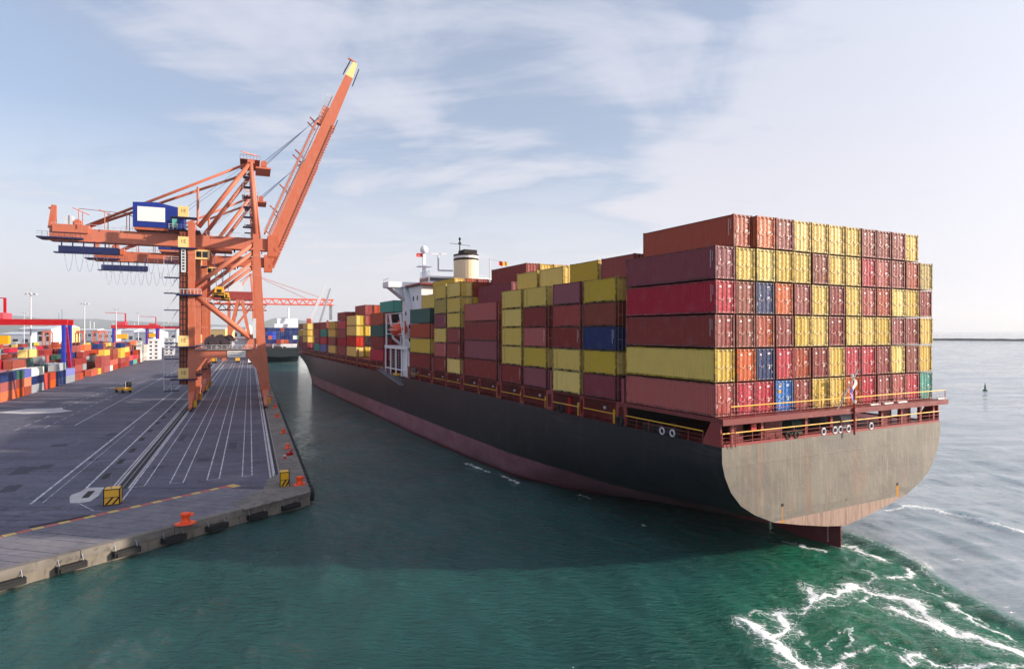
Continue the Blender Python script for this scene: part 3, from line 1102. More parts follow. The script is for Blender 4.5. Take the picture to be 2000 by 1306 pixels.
def mat_hull():
    t = NT('hull_paint')
    g = t.n("ShaderNodeSeparateXYZ")
    t.l(t.tc.outputs['Object'], g.inputs[0])
    w = t.noise(0.25, 5, 0.6, sc=(1, 1, 1))
    line = t.math('ADD', g.outputs[2], t.math('MULTIPLY', w, 0.05))
    up = t.rng(line, 3.70, 3.76)
    p = t.noise(0.16, 6, 0.62, sc=(1, 1, 1.6))
    st = t.noise(0.9, 7, 0.66, sc=(1.6, 1.6, 0.10))
    black = t.mix(t.rng(p, 0.35, 0.72), lin('#16181f'), lin('#22242b'))
    black = t.mix(t.rng(st, 0.50, 0.75, 0, 0.65), black, lin('#38353a'))
    sc2 = t.noise(0.8, 6, 0.7, sc=(0.3, 0.3, 2.0))
    black = t.mix(t.rng(sc2, 0.6, 0.74, 0, 0.5), black, lin('#15171d'))
    red = t.mix(t.rng(p, 0.35, 0.7), lin('#83505a'), lin('#9c6a73'))
    red = t.mix(t.rng(st, 0.50, 0.75, 0, 0.7), red, lin('#5b4a4f'))
    red = t.mix(t.rng(sc2, 0.58, 0.72, 0, 0.6), red, lin('#b5808a'))
    wet = t.rng(line, 0.25, 0.55)
    red = t.mix(wet, lin('#6e2a34'), red)
    c = t.mix(up, red, black)
    rs = t.noise(2.4, 8, 0.72, sc=(1, 1, 0.35))
    c = t.mix(t.rng(rs, 0.67, 0.75, 0, 0.7), c, lin('#5c3522'))

    pb = t.n("ShaderNodeTexBrick")
    pm = t.n("ShaderNodeCombineXYZ")
    t.l(g.outputs[1], pm.inputs[0]); t.l(g.outputs[2], pm.inputs[1])
    t.l(pm.outputs[0], pb.inputs['Vector'])
    pb.inputs['Scale'].default_value = 1.0
    pb.inputs['Brick Width'].default_value = 9.5; pb.inputs['Row Height'].default_value = 2.35
    pb.inputs['Mortar Size'].default_value = 0.03; pb.inputs['Mortar Smooth'].default_value = 0.6
    pb.inputs['Color1'].default_value = (0.80, 0.80, 0.82, 1); pb.inputs['Color2'].default_value = (1, 1, 1, 1); pb.inputs['Mortar'].default_value = (0.55, 0.55, 0.55, 1)
    c = t.mix(0.8, c, pb.outputs[0], 'MULTIPLY')
    scuff = t.noise(0.55, 8, 0.72, sc=(0.25, 0.25, 1.6), dist=0.8)
    c = t.mix(t.math('MULTIPLY', t.rng(scuff, 0.56, 0.68, 0, 0.4), up), c, lin('#4c494c'))
    return t.set(c, 0.42, t.bump(pb.outputs['Fac'], 0.3, 0.03, t.bump(p, 0.25, 0.3)))


def mat_transom():
    t = NT('transom_paint')
    g = t.n("ShaderNodeSeparateXYZ")
    t.l(t.tc.outputs['Object'], g.inputs[0])
    w = t.noise(0.4, 4, 0.6)
    line = t.math('ADD', g.outputs[2], t.math('MULTIPLY', w, 0.06))
    up = t.rng(line, 3.98, 4.05)
    p = t.noise(0.22, 7, 0.62)
    st = t.noise(0.8, 5, 0.6, sc=(1.2, 1.2, 0.16), dist=0.3)
    st2 = t.noise(2.6, 5, 0.6, sc=(1.4, 1.4, 0.11), dist=0.3)
    bl = t.noise(0.55, 6, 0.6, dist=0.4)
    tan = t.mix(t.rng(p, 0.40, 0.60), lin('#625a51'), lin('#756d62'))
    tan = t.mix(t.rng(st, 0.42, 0.70, 0, 0.65), tan, lin('#5f5853'))
    tan = t.mix(t.rng(st2, 0.50, 0.75, 0, 0.28), tan, lin('#b3a48d'))
    tan = t.mix(t.rng(bl, 0.50, 0.72, 0, 0.55), tan, lin('#6d6661'))
    st3 = t.noise(0.55, 5, 0.6, sc=(1.6, 1.6, 0.12), dist=0.3)
    tan = t.mix(t.rng(st3, 0.58, 0.70, 0, 0.6), tan, lin('#8a5a40'))
    red = t.mix(t.rng(st2, 0.42, 0.66), lin('#a28778'), lin('#7f6157'))
    low = t.noise(0.7, 7, 0.68, sc=(1, 1, 2.5))
    band = t.math('MULTIPLY', t.rng(line, 5.6, 4.2), t.rng(low, 0.45, 0.62, 0, 0.75))
    tan = t.mix(band, tan, lin('#5b5550'))
    # chafed, sooty patch under the mooring openings
    dx = t.math('MULTIPLY', t.math('SUBTRACT', g.outputs[0], -0.4), 0.22)
    dz = t.math('MULTIPLY', t.math('SUBTRACT', g.outputs[2], 10.6), 0.55)
    rad = t.math('SQRT', t.math('ADD', t.math('MULTIPLY', dx, dx), t.math('MULTIPLY', dz, dz)))
    tan = t.mix(t.math('MULTIPLY', t.rng(rad, 1.1, 0.2), t.rng(st2, 0.3, 0.6, 0.2, 0.8)), tan, lin('#4e4946'))
    c = t.mix(up, red, tan)
    rs = t.noise(4.2, 8, 0.74, sc=(1, 1, 0.30))
    c = t.mix(t.rng(rs, 0.67, 0.75, 0, 0.8), c, lin('#8f5a2c'))

    pb = t.n("ShaderNodeTexBrick")
    pm = t.n("ShaderNodeCombineXYZ")
    t.l(g.outputs[0], pm.inputs[0]); t.l(g.outputs[2], pm.inputs[1])
    t.l(pm.outputs[0], pb.inputs['Vector'])
    pb.inputs['Scale'].default_value = 1.0
    pb.inputs['Brick Width'].default_value = 8.0; pb.inputs['Row Height'].default_value = 2.35
    pb.inputs['Mortar Size'].default_value = 0.03; pb.inputs['Mortar Smooth'].default_value = 0.6
    pb.inputs['Color1'].default_value = (0.80, 0.80, 0.82, 1); pb.inputs['Color2'].default_value = (1, 1, 1, 1); pb.inputs['Mortar'].default_value = (0.55, 0.55, 0.55, 1)
    c = t.mix(0.6, c, pb.outputs[0], 'MULTIPLY')
    return t.set(c, 0.5, t.bump(pb.outputs['Fac'], 0.25, 0.03, t.bump(p, 0.3, 0.3)))


M['hull'] = mat_hull()
M['transom'] = mat_transom()

ST = [  # station: (distance forward, [(half breadth, height)...] from deck edge to centre line)
    (-0.75, [(16.15, 11.1), (16.1, 9.7), (15.8, 8.6), (15.1, 7.2), (13.9, 5.9), (12.2, 4.9), (9.9, 3.95), (6.3, 3.2), (3, 2.6), (0, 2.2)]),
    (5.6, [(16.2, 11.1), (16.15, 9.6), (15.95, 8.2), (15.35, 6.8), (14.3, 5.6), (12.4, 4.6), (10.1, 3.65), (6.4, 2.6), (3, 1.8), (0, 1.2)]),
    (10.8, [(16.25, 11.1), (16.2, 9.5), (16.05, 8), (15.6, 6.5), (14.6, 5.2), (12.7, 4.0), (10.4, 2.9), (6.6, 1.6), (3, .6), (0, 0)]),
    (19, [(16.3, 11.1), (16.25, 9.5), (16.2, 8), (16.0, 6.4), (15.3, 4.9), (13.9, 3.4), (11.6, 1.9), (8.2, .9), (4.4, 0), (0, -1.5)]),
    (26, [(16.3, 11.1), (16.3, 9.5), (16.25, 8), (16.15, 6.4), (15.75, 5), (14.7, 3.5), (12.9, 2), (11.0, .9), (9.3, 0), (0, -4)]),
    (31, [(16.3, 11.1), (16.3, 9.5), (16.3, 8), (16.25, 6.4), (16.05, 5), (15.5, 3.5), (14.3, 2), (13.1, .9), (12.0, 0), (0, -6)]),
    (40, [(16.3, 11.1), (16.3, 9.5), (16.3, 8), (16.3, 6.4), (16.3, 5), (16.2, 3.5), (15.8, 2), (15.3, .9), (14.8, 0), (0, -8)]),
    (62, [(16.3, 11.1), (16.3, 9.5), (16.3, 8), (16.3, 6.4), (16.3, 5), (16.3, 3.5), (16.2, 2), (16.0, .9), (15.9, 0), (0, -9)]),
    (80, [(16.3, 11.1), (16.3, 9.5), (16.3, 8), (16.3, 6.4), (16.3, 5), (16.3, 3.5), (16.3, 2), (16.3, .9), (16.25, 0), (0, -9)]),
]
ZL = [11.1, 9.5, 8, 6.4, 5, 3.5, 2, .9, 0]
BOW = [(190, 16.3, 190, 16.3), (205, 16.3, 203, 15.7), (220, 16.3, 215, 14.7), (235, 16.3, 224, 13.4), (247, 15.9, 235, 11.2), (258, 14, 245, 8.8), (268, 11, 255, 6), (277, 7, 264, 3), (283, 3.4, 269, 1.2), (286.5, .15, 272, .1)]


def build_hull():
    rows = []
    for s, pts in ST:
        rows.append([(b, s, z) for b, z in pts])
    for s in (110, 150):
        rows.append([(16.3, s, z) for z in ZL] + [(0, s, -9)])
    for sd, bd, sw, bw in BOW:
        r = []
        for z in ZL:
            k = z / 11.1
            r.append((bw + (bd - bw) * k ** 1.6, sw + (sd - sw) * k, z))
        r.append((0, sw - 2, -9))
        rows.append(r)
    m = MB()
    for sg in (-1, 1):
        n = len(rows[0])
        vs_ = [(sg * x, y, z) for r in rows for x, y, z in r]
        fs_ = []
        for i in range(len(rows) - 1):
            for j in range(n - 1):
                q = (i * n + j, i * n + j + 1, (i + 1) * n + j + 1, (i + 1) * n + j)
                fs_.append(q if sg < 0 else q[::-1])
        m.add(vs_, fs_)
    o = m.build('hull', M['hull'], ship, True)
    # transom plate
    t = MB()
    pts = [(b, z) for b, z in ST[0][1]]
    ring = [(-b, z) for b, z in pts] + [(b, z) for b, z in pts[-2::-1]]
    t.add([(x, -0.752, z) for x, z in ring], [tuple(range(len(ring)))])
    t.build('transom', M['transom'], ship)
    # upper deck
    d = MB()
    edge = [(r[0][0], r[0][1]) for r in rows]
    vs_ = [(-b + .05, s, 10.95) for b, s in edge] + [(b - .05, s, 10.95) for b, s in edge]
    k = len(edge)
    d.add(vs_, [(i, k + i, k + i + 1, i + 1) for i in range(k - 1)])
    d.build('upper_deck', M['deckred'], ship)
    # forecastle bulwark
    f = MB()
    sel = [(r[0][0], r[0][1]) for r in rows if r[0][1] >= 247]
    for sg in (-1, 1):
        for (b0, s0), (b1, s1) in zip(sel[:-1], sel[1:]):
            h0, h1 = (16.2 if s0 > 248 else 11.3), 16.2
            q = [(sg * b0, s0, 11.1), (sg * b1, s1, 11.1), (sg * (b1 + .35), s1 + .4, h1), (sg * (b0 + .35), s0 + .4, h0)]
            f.add(q, [(0, 1, 2, 3) if sg > 0 else (3, 2, 1, 0)])
    f.build('bow_bulwark', M['hull'], ship)
    return o


build_hull()
# skeg ahead of the rudder, unseen, added to block sky reflected under the stern
MB().prism([(0, 7.9), (.7, 9.5), (1.6, 14), (-1.6, 14), (-.7, 9.5)][::-1], -5, 1.4).build('skeg_blocker', M['hull'], ship)
# things on the transom: two scuppers with rust below them and a centre seam
for x, z in ((-8.75, 5.35), (8.4, 5.25), (0.2, 4.7)):
    MB().tube((x, -0.79, z), (x, -0.74, z), .15 if abs(x) > 1 else .06, 10).build('scupper', M['gap'], ship)
M['ruststreak'] = paint('rust_run', '#b0762c', 0.7, 0.6, 0.03)
for x, z0, z1, w in ((-8.72, 5.2, 4.0, .05), (-8.72, 4.0, 3.75, .22), (8.42, 5.1, 4.05, .22)):
    MB().b2(x - w, x + w, -.757, -.753, z1, z0).build('rust_run', M['ruststreak'], ship)
# rudder and its draught marks
rd = MB()
prof = [(0, 8.2), (.45, 7.0), (.55, 5.5), (.35, 2.5), (.06, 0.15), (-.06, 0.15), (-.35, 2.5), (-.55, 5.5), (-.45, 7.0)]
rd.prism([(x, y - .5) for x, y in prof], -5, 2.55)
rud = rd.build('rudder', paint('rudder_red', '#5e1e28', 0.5, 0.5, 0.02), ship)
dm = MB()
for i in range(7):
    dm.b2(-.352, -.345, .72, .84, .3 + i * .26, .40 + i * .26)
dm.build('draught_mark', M['sticker'], rud)

# draught marks on the port side
M['markgrey'] = plain('worn_mark_paint', '#5d5b60', .7, .5, 3)
for s_ in (101.0, 62.5):
    for i in range(11):
        MB().b2(-16.335, -16.30, s_, s_ + .26, 1.6 + i * .62, 1.80 + i * .62).build('draught_mark', M['markgrey'], ship)
# stern: mooring deck, bulkhead, platform, pillars and rails
PZ = 13.55
MB().b2(-16.2, 16.2, -1.15, 13.4, PZ - .42, PZ - .06).build('stern_platform', M['deckred'], ship)
MB().b2(-16.6, 16.6, -1.32, -1.16, PZ - .52, PZ - .02).build('platform_edge_beam', M['deckred'], ship)
MB().b2(-15.6, 15.6, 12.9, 13.2, 10.95, PZ - .43).build('mooring_bulkhead', M['gap'], ship)  # near-black colour paints in the shade inside the mooring deck
MB().b2(-15.9, 15.9, -0.72, -.55, 10.97, 11.32).build('stern_coaming', M['framered'], ship)
for x in (-14.6, -11.0, -5.2, -1.6, 2.0, 6.3, 9.6, 13.0, 15.4):
    MB().b2(x - .16, x + .16, -0.5, -.2, 10.97, PZ - .43).build('pillar', M['framered'], ship)
for x0, x1 in ((-13.8, -12.6), (-9.9, -7.6), (7.1, 9.0), (10.4, 12.4)):
    MB().b2(x0, x1, .2, .42, 10.97, PZ - .43).build('locker_wall', M['deckred'], ship)
for x in (-3.4, 4.0):
    w = MB()
    w.tube((x - 1.1, 2.4, 11.8), (x + 1.1, 2.4, 11.8), .62, 14)
    w.tube((x - 1.25, 2.4, 11.8), (x - 1.1, 2.4, 11.8), .95, 14)
    w.tube((x + 1.1, 2.4, 11.8), (x + 1.25, 2.4, 11.8), .95, 14)
    w.b2(x - 1.4, x + 1.4, 1.8, 3.0, 10.97, 11.25)
    w.build('mooring_winch', M['c_green'] if x < 0 else M['lgrey'], ship)
MB().b2(-12.2, -11.55, -.35, -.25, 12.1, 12.75).build('red_notice_board', M['red'], ship)


def railing(name, pts, z, h, step, mat_top, mat_post, parent, mid=2):
    """posts, thin middle rails and a bright top rail along a run of points"""
    top = MB(); post = MB()
    for (x0, y0), (x1, y1) in zip(pts[:-1], pts[1:]):
        L_ = math.hypot(x1 - x0, y1 - y0)
        n = max(1, int(round(L_ / step)))
        top.tube((x0, y0, z + h), (x1, y1, z + h), .055, 6)
        for k in range(1, mid + 1):
            zz = z + h * k / (mid + 1)
            post.tube((x0, y0, zz), (x1, y1, zz), .022, 5)
        for i in range(n + 1):
            x, y = x0 + (x1 - x0) * i / n, y0 + (y1 - y0) * i / n
            post.tube((x, y, z), (x, y, z + h), .04, 5)
    r = top.build(name, mat_top, parent)
    post.build('stanchion_row', mat_post, r)
    return r


railing('stern_deck_railing', [(-16.0, -.66), (16.0, -.66)], 11.1, 1.12, 1.75, M['yellow'], M['framered'], ship)
railing('stern_platform_railing', [(-15.6, -1.2), (16.2, -1.2)], PZ - .06, 1.05, 3.0, M['yellow'], M['framered'], ship)
railing('port_deck_railing', [(-16.15, 1.4), (-16.15, 12.2)], 11.1, 1.1, 1.9, M['yellow'], M['framered'], ship)
# fairleads
for x in (-8.0, -6.9, -3.1, -1.45, -.65, .55, 4.1):
    m = MB(); m.torus((x, -.72, 11.48), (0, 1, 0), .29, .075, 16, 8)
    m.build('fairlead', M['lgrey'] if x > -4 else M['gap'], ship)
for y in (5.2, 6.6, 7.9, 9.0):
    m = MB(); m.torus((-16.2, y, 11.45), (1, 0, 0), .29, .075, 16, 8)
    m.build('fairlead', M['lgrey'] if y < 7 else M['gap'], ship)
MB().b2(-16.1, -15.7, 4.6, 9.6, 10.97, 11.9).build('fairlead_box', M['gap'], ship)
# corner web plates
for x in (-16.15, 16.0):
    w = MB()
    w.add([(x, -.6, 11.05), (x, 1.6, 11.05), (x, .3, PZ - .06), (x, -.6, PZ - .06), (x + .16, -.6, 11.05), (x + .16, 1.6, 11.05), (x + .16, .3, PZ - .06), (x + .16, -.6, PZ - .06)],
          [(3, 2, 1, 0), (4, 5, 6, 7), (0, 1, 5, 4), (1, 2, 6, 5), (2, 3, 7, 6), (3, 0, 4, 7)])
    w.build('corner_web', M['framered'], ship)
ld = MB()
for x in (-15.3, -14.75):
    ld.tube((x, -.9, 11.0), (x, -.9, PZ + .8), .035, 6)
for i in range(11):
    ld.tube((-15.3, -.9, 11.2 + i * .27), (-14.75, -.9, 11.2 + i * .27), .02, 5)
ld.build('ladder', M['framered'], ship)
# ensign staff and flag
stf = MB().tube((-1.9, -1.0, 13.0), (0.3, -1.9, 17.3), .06, 8).build('ensign_staff', M['lgrey'], ship)
fl = MB()
n_ = 8
for part, (a, b), mi in (('w', (0, .45), 0), ('b', (.45, 1.0), 1)):
    for j in range(n_):
        t0, t1 = a + (b - a) * j / n_, a + (b - a) * (j + 1) / n_
        def fp(t, s):
            return (-.1 - .55 * t + .35 * s * (1 - .5 * t) + .05 * math.sin(9 * t), -1.74 - .1 * math.sin(7 * t + s), 16.4 - 1.75 * t - .35 * s)
        fl.cur = mi
        fl.quad(fp(t0, 0), fp(t1, 0), fp(t1, 1), fp(t0, 1))
fl.build('ensign', [M['sticker'], M['c_royal']], ship)
fp_ = MB()
fp_.tube((.55, -1.35, 11.0), (.55, -1.35, 16.8), .10, 8)
fp_.box((.55, -1.35, 13.4), (.4, .4, .3))
fp_.build('stern_light_post', M['framered'], ship)
lt = MB(); lt.tube((.55, -1.35, 14.0), (.55, -1.35, 14.3), .16, 8); lt.tube((.2, -1.35, 16.5), (.2, -1.35, 16.8), .12, 8)
lt.build('stern_light', M['sticker'], ship)
for x in (3.6, 5.8, 8.1, 15.2):
    MB().b2(x, x + 1.5, -1.05, -.85, PZ + .02, PZ + .16).build('lashing_bin', M['sticker'], ship)

# side: coaming wall, lashing frames with oval eyes, posts, rail
MB().b2(-14.3, 14.3, 13.5, 86, 10.97, 13.3).build('hatch_coaming', M['deckred'], ship)
MB().b2(-14.3, 14.3, 103.5, 243.5, 10.97, 13.3).build('hatch_coaming', M['deckred'], ship)
MB().b2(-16.1, 16.1, 13.5, 86, 13.32, 13.46).build('hatch_cover', M['deckred'], ship)
MB().b2(-16.1, 16.1, 103.5, 243.5, 13.32, 13.46).build('hatch_cover', M['deckred'], ship)


def eye_frame(y, w, x=-16.05, parent=None):
    """plate with an oval opening, built as a ring of quads with thickness"""
    m = MB()
    z0, z1 = 11.0, 13.5
    n = 20
    cx, cz = y, (z0 + z1) / 2
    rw, rh = w * .27, (z1 - z0) * .33
    outer, inner = [], []
    for i in range(n):
        a = 2 * math.pi * (i + .5) / n
        c, s = math.cos(a), math.sin(a)
        k = min((w / 2) / max(abs(c), 1e-6), ((z1 - z0) / 2) / max(abs(s), 1e-6))
        outer.append((cx + c * k, cz + s * k))
        inner.append((cx + rw * (abs(c) ** .7) * (1 if c > 0 else -1), cz + rh * (abs(s) ** .8) * (1 if s > 0 else -1)))
    vs_ = []
    for xx in (x - .06, x + .10):
        vs_ += [(xx, a, b) for a, b in outer] + [(xx, a, b) for a, b in inner]
    fs_ = []
    for i in range(n):
        j = (i + 1) % n
        fs_.append((i, n + i, n + j, j))
        fs_.append((2 * n + i, 2 * n + j, 3 * n + j, 3 * n + i))
        fs_.append((n + i, 3 * n + i, 3 * n + j, n + j))
        fs_.append((i, j, 2 * n + j, 2 * n + i))
    m.add(vs_, fs_)
    return m.build('lashing_frame', M['framered'], ship)


major = [13.0, 27.5, 41.9, 55.9, 70.6, 84.6, 103.7, 117.6, 131.6, 145.5, 159.8, 175.3, 189.4, 203.5, 217.0, 230.2]
minor = [20.32, 34.68, 48.9, 63.12, 78.0, 110.7, 124.6, 138.7, 152.2, 167.5, 182.6, 196.5, 210.5, 223.8, 237.0]
for y in major:
    eye_frame(y, 1.75)
    MB().b2(-16.0, -15.65, y - .35, y + .1, 13.5, 15.9).build('lashing_post', M['c_purple'], ship)
for y in minor:
    eye_frame(y, .95)
allf = sorted([(y, .875) for y in major] + [(y, .475) for y in minor])
for (y0, a), (y1, b) in zip(allf[:-1], allf[1:]):
    if y1 - y0 > 15 or (y0 < 102 and y1 > 86):
        continue
    railing('deck_railing', [(-16.18, y0 + a), (-16.18, y1 - b)], 11.1, 1.05, 1.8, M['yellow'], M['deckred'], ship, 1)
    if y0 < 84:
        MB().b2(-15.6, -15.4, y0 + a + .9, y0 + a + 1.2, 11.0, 12.5).build('yellow_locker', M['yellow'], ship)
        MB().tube((-15.2, (y0 + y1) / 2 + .4, 12.3), (-15.2, (y0 + y1) / 2 + .4, 12.6), .18, 8).build('deck_light', M['lgrey'], ship)
for y in (13.0, 24.6):
    m = MB(); m.torus((-16.3, y, 11.55), (1, 0, 0), .42, .19, 16, 8); m.build('side_fairlead', M['black'], ship)
MB().tube((-15.3, 24.0, 11.0), (-15.3, 24.0, 12.9), .3, 10).build('red_drum', M['red'], ship)

# accommodation block
acc = MB()
acc.b2(-12.3, 12.3, 88, 101.7, 11.0, 30.8)
accw = acc.build('accommodation_block', M['white'], ship)
for zz in (15.2, 18.3, 21.4, 24.5, 27.6):
    for yy in (90.2, 93.0, 95.8, 98.6):
        MB().b2(-12.36, -12.25, yy, yy + .8, zz, zz + 1.0).build('window', M['glass'], accw)
wing = MB()
wing.b2(-16.9, 16.9, 97.4, 101.9, 30.8, 31.0)
wing.b2(-16.9, 16.9, 97.3, 97.42, 31.0, 32.1)
wing.b2(-16.9, 16.9, 101.88, 102.0, 31.0, 32.1)
wing.b2(-16.95, -16.83, 97.3, 102, 31.0, 32.1)
wing.b2(16.83, 16.95, 97.3, 102, 31.0, 32.1)
wg = wing.build('bridge_wing', M['white'], ship)
for sg in (-1, 1):
    br = MB()
    br.add([(sg * 16.2, 98, 30.8), (sg * 12.3, 98, 30.8), (sg * 12.3, 98, 27.8), (sg * 16.2, 101.4, 30.8), (sg * 12.3, 101.4, 30.8), (sg * 12.3, 101.4, 27.8)], [(0, 1, 2), (3, 5, 4), (0, 2, 5, 3), (0, 3, 4, 1), (1, 4, 5, 2)])
    br.build('wing_bracket', M['white'], wg)
dk = MB()
dk.b2(-13.0, 13.0, 86.6, 97.2, 30.85, 31.25)
dk.build('boat_deck_edge', M['deckred'], ship)
wh = MB()
wh.b2(-8.5, 8.5, 94, 100.5, 31.0, 33.5)
whl = wh.build('wheelhouse', M['white'], ship)
MB().b2(-8.56, -8.46, 94.4, 100.2, 32.3, 33.1).build('window_band', M['glass'], whl)
MB().b2(-8.2, 8.2, 93.93, 94.03, 32.3, 33.1).build('window_band', M['glass'], whl)
railing('monkey_deck_railing', [(-8.3, 94.1), (-8.3, 100.3), (8.3, 100.3)], 33.5, 1.1, 1.5, M['lgrey'], M['lgrey'], whl)
railing('wing_railing', [(-16.8, 97.4), (-16.8, 101.9)], 32.1, .7, 1.5, M['lgrey'], M['lgrey'], wg, 0)
# outside stair strut on the block's side
MB().bar((-12.9, 97.5, 30.6), (-13.4, 90.6, 22.0), 1.2, .28).build('stair_flight', M['lgrey'], ship)
# funnel
fn = MB()
prof = [(2.7, 31.2), (2.65, 37.4)]
ring = [(math.cos(a) * 2.75, 92.4 + math.sin(a) * 3.4) for a in [i * 2 * math.pi / 24 for i in range(24)]]
fn.prism(ring, 31.2, 37.1)
fun = fn.build('funnel', M['cream'], ship, False)
def ringpart(nm, mat, z0, z1, k):
    MB().prism([(x * k, 92.4 + (y - 92.4) * k) for x, y in ring], z0, z1).build(nm, mat, fun)
ringpart('black_band', M['gap'], 37.1, 37.55, 1.012)
ringpart('white_band', M['sticker'], 37.55, 38.1, 1.0)
ringpart('black_rim', M['gap'], 38.1, 38.5, 1.012)
MB().prism([(-1.0, 91.0), (2.2, 91.0), (2.2, 94.6), (-1.0, 94.6)], 38.5, 39.6).build('exhaust_box', M['gap'], fun)
ms = MB()
ms.tube((-1.7, 92.0, 38.5), (-1.7, 92.0, 42.4), .13, 8)
ms.tube((-4.2, 92.0, 40.9), (.9, 92.0, 40.6), .05, 6)
ms.box((-1.7, 92.0, 41.0), (.5, .5, .5))
ms.lathe((-1.7, 92.0, 41.6), [(.1, 0), (.3, .3), (.25, .6), (.05, .8)], 8)
ms.build('signal_mast', M['gap'], fun)
ar = MB()
ar.bar((-2.8, 93.5, 34.8), (-6.0, 94.5, 34.8), .35)
ar.tube((-6.0, 94.5, 34.8), (-6.0, 94.5, 38.3), .2, 8)
ar.bar((-7.9, 94.3, 38.5), (-3.9, 94.7, 38.7), .18, .25)
ar.build('radar_arm', M['lgrey'], ship)
rm = MB()
rm.bar((-7.6, 99.8, 33.5), (-7.6, 99.8, 39.2), .8, .7, .5, .5)
rm.prism([(-9.2, 98.6), (-6.0, 98.6), (-6.0, 101.0), (-9.2, 101.0)], 36.0, 36.15)
rmo = rm.build('radar_mast', M['white'], ship)
MB().lathe((-7.6, 99.8, 39.2), [(.45, 0), (.85, .35), (.95, .9), (.75, 1.5), (.3, 1.85)], 16).build('satellite_dome', M['white'], rmo, True)
for x, y, z, c in ((-8.0, 99.8, 38.3, 'red'), ):
    f = MB()
    for j in range(6):
        f.quad((x - .25 * j, y + .1 * math.sin(j), z + .1 * math.sin(j * 1.3)), (x - .25 * (j + 1), y + .1 * math.sin(j + 1), z + .1 * math.sin((j + 1) * 1.3)),
               (x - .25 * (j + 1), y, z + .9), (x - .25 * j, y, z + .9))
    f.build('red_signal_flag', M['red'], rmo)
pl = MB(); pl.tube((4.9, 89.8, 31.2), (4.9, 89.8, 37.6), .12, 6)
for i in range(7):
    pl.b2(4.6, 5.2, 89.7, 89.9, 32 + i * .8, 32.1 + i * .8)
po = pl.build('signal_post', M['lgrey'], ship)
f = MB()
for j in range(8):
    f.cur = 0 if j < 4 else 1
    g_ = lambda q: .12 * math.sin(q * 1.4)
    f.quad((7.2 + .27 * j, 89.8 + g_(j), 36.1 + g_(j)), (7.2 + .27 * (j + 1), 89.8 + g_(j + 1), 36.1 + g_(j + 1)), (7.2 + .27 * (j + 1), 89.8 + g_(j + 1), 37.1 + g_(j)), (7.2 + .27 * j, 89.8 + g_(j), 37.1 + g_(j)))
f.build('red_and_yellow_signal_flag', [M['red'], M['yellow']], po)
MB().tube((4.9, 89.8, 37.5), (9.5, 89.8, 36.9), .02, 4).build('flag_halyard', M['rope'], po)

# boat platform with davits on the port side
bp = MB()
bp.b2(-16.2, -12.3, 85.6, 103.2, 17.3, 17.55)
bpo = bp.build('boat_platform', M['white'], ship)
fr = MB()
for y in (86.0, 90.2, 94.4, 98.6, 102.8):
    fr.b2(-16.15, -15.9, y - .14, y + .14, 11.0, 17.3)
for z in (12.4,):
    fr.b2(-16.13, -15.92, 86.0, 102.8, z - .12, z + .12)
fr.b2(-16.17, -15.9, 85.7, 103.1, 16.9, 17.29)
fr.build('platform_frame', M['white'], bpo)
lad = MB()
for y in (95.6, 97.6, 92.5):
    for i in range(11):
        lad.b2(-16.05, -15.95, y - .5, y + .5, 12.8 + i * .36, 12.86 + i * .36)
lad.build('ladder', M['white'], bpo)
MB().b2(-15.5, -12.4, 86.5, 91, 11.0, 16.8).build('store_room', M['white'], bpo)
dv = MB()
for y in (89.0, 102.6):
    dv.bar((-15.9, y, 17.5), (-15.9, y, 24.9), .3)
    dv.bar((-12.4, y, 17.5), (-12.4, y, 24.9), .3)
for z in (20.2, 22.6, 24.8):
    dv.bar((-15.9, 89.0, z), (-15.9, 102.6, z), .14)
for y in (91.5, 99.5):
    dv.bar((-13.2, y, 17.6), (-15.2, y, 19.3), .5)
    dv.bar((-15.2, y, 19.3), (-15.9, y + .3, 24.6), .42)
dv.build('davit', M['white'], bpo)
lb = empty('lifeboat', uv(0, 0), 0, 'orange enclosed lifeboat hanging in white davits beside the superstructure', 'lifeboat')
lb.location = (SHIP_O[0] + SH_S[0] * -15.1 + SH_F[0] * 95.4, SHIP_O[1] + SH_S[1] * -15.1 + SH_F[1] * 95.4, 19.5)
lb.rotation_euler = (0, 0, SHIP_TH)
hm = MB()
stn = [(-4.2, .25, 1.6), (-3.7, .9, 1.2), (-2.5, 1.4, .35), (0, 1.55, .1), (2.5, 1.4, .3), (3.7, .9, 1.0), (4.3, .2, 1.6)]
n = 12
vs_ = []
for y, b, zb in stn:
    for i in range(n):
        a = 2 * math.pi * i / n
        c, s = math.cos(a), math.sin(a)
        zc = 1.75
        vs_.append((b * c, y, zc + (s * (3.1 - zc) * min(1, b / 1.3) if s > 0 else s * (zc - zb))))
fs_ = []
for k in range(len(stn) - 1):
    for i in range(n):
        fs_.append((k * n + i, (k + 1) * n + i, (k + 1) * n + (i + 1) % n, k * n + (i + 1) % n))
fs_ += [tuple(range(n)), tuple(range((len(stn) - 1) * n + n - 1, (len(stn) - 1) * n - 1, -1))]
hm.add(vs_, fs_)
hm.build('hull_shell', M['life'], lb, True)
MB().b2(-.7, .7, -3.2, -1.6, 2.7, 3.6).build('steering_dome', M['life'], lb)
for y in (-1.0, .3, 1.6):
    MB().b2(-1.46, -1.30, y, y + .55, 2.0, 2.35).build('porthole', M['glass'], lb)
MB().b2(-1.6, 1.6, -3.0, 3.0, 1.60, 1.72).build('fender_strake', M['sticker'], lb)
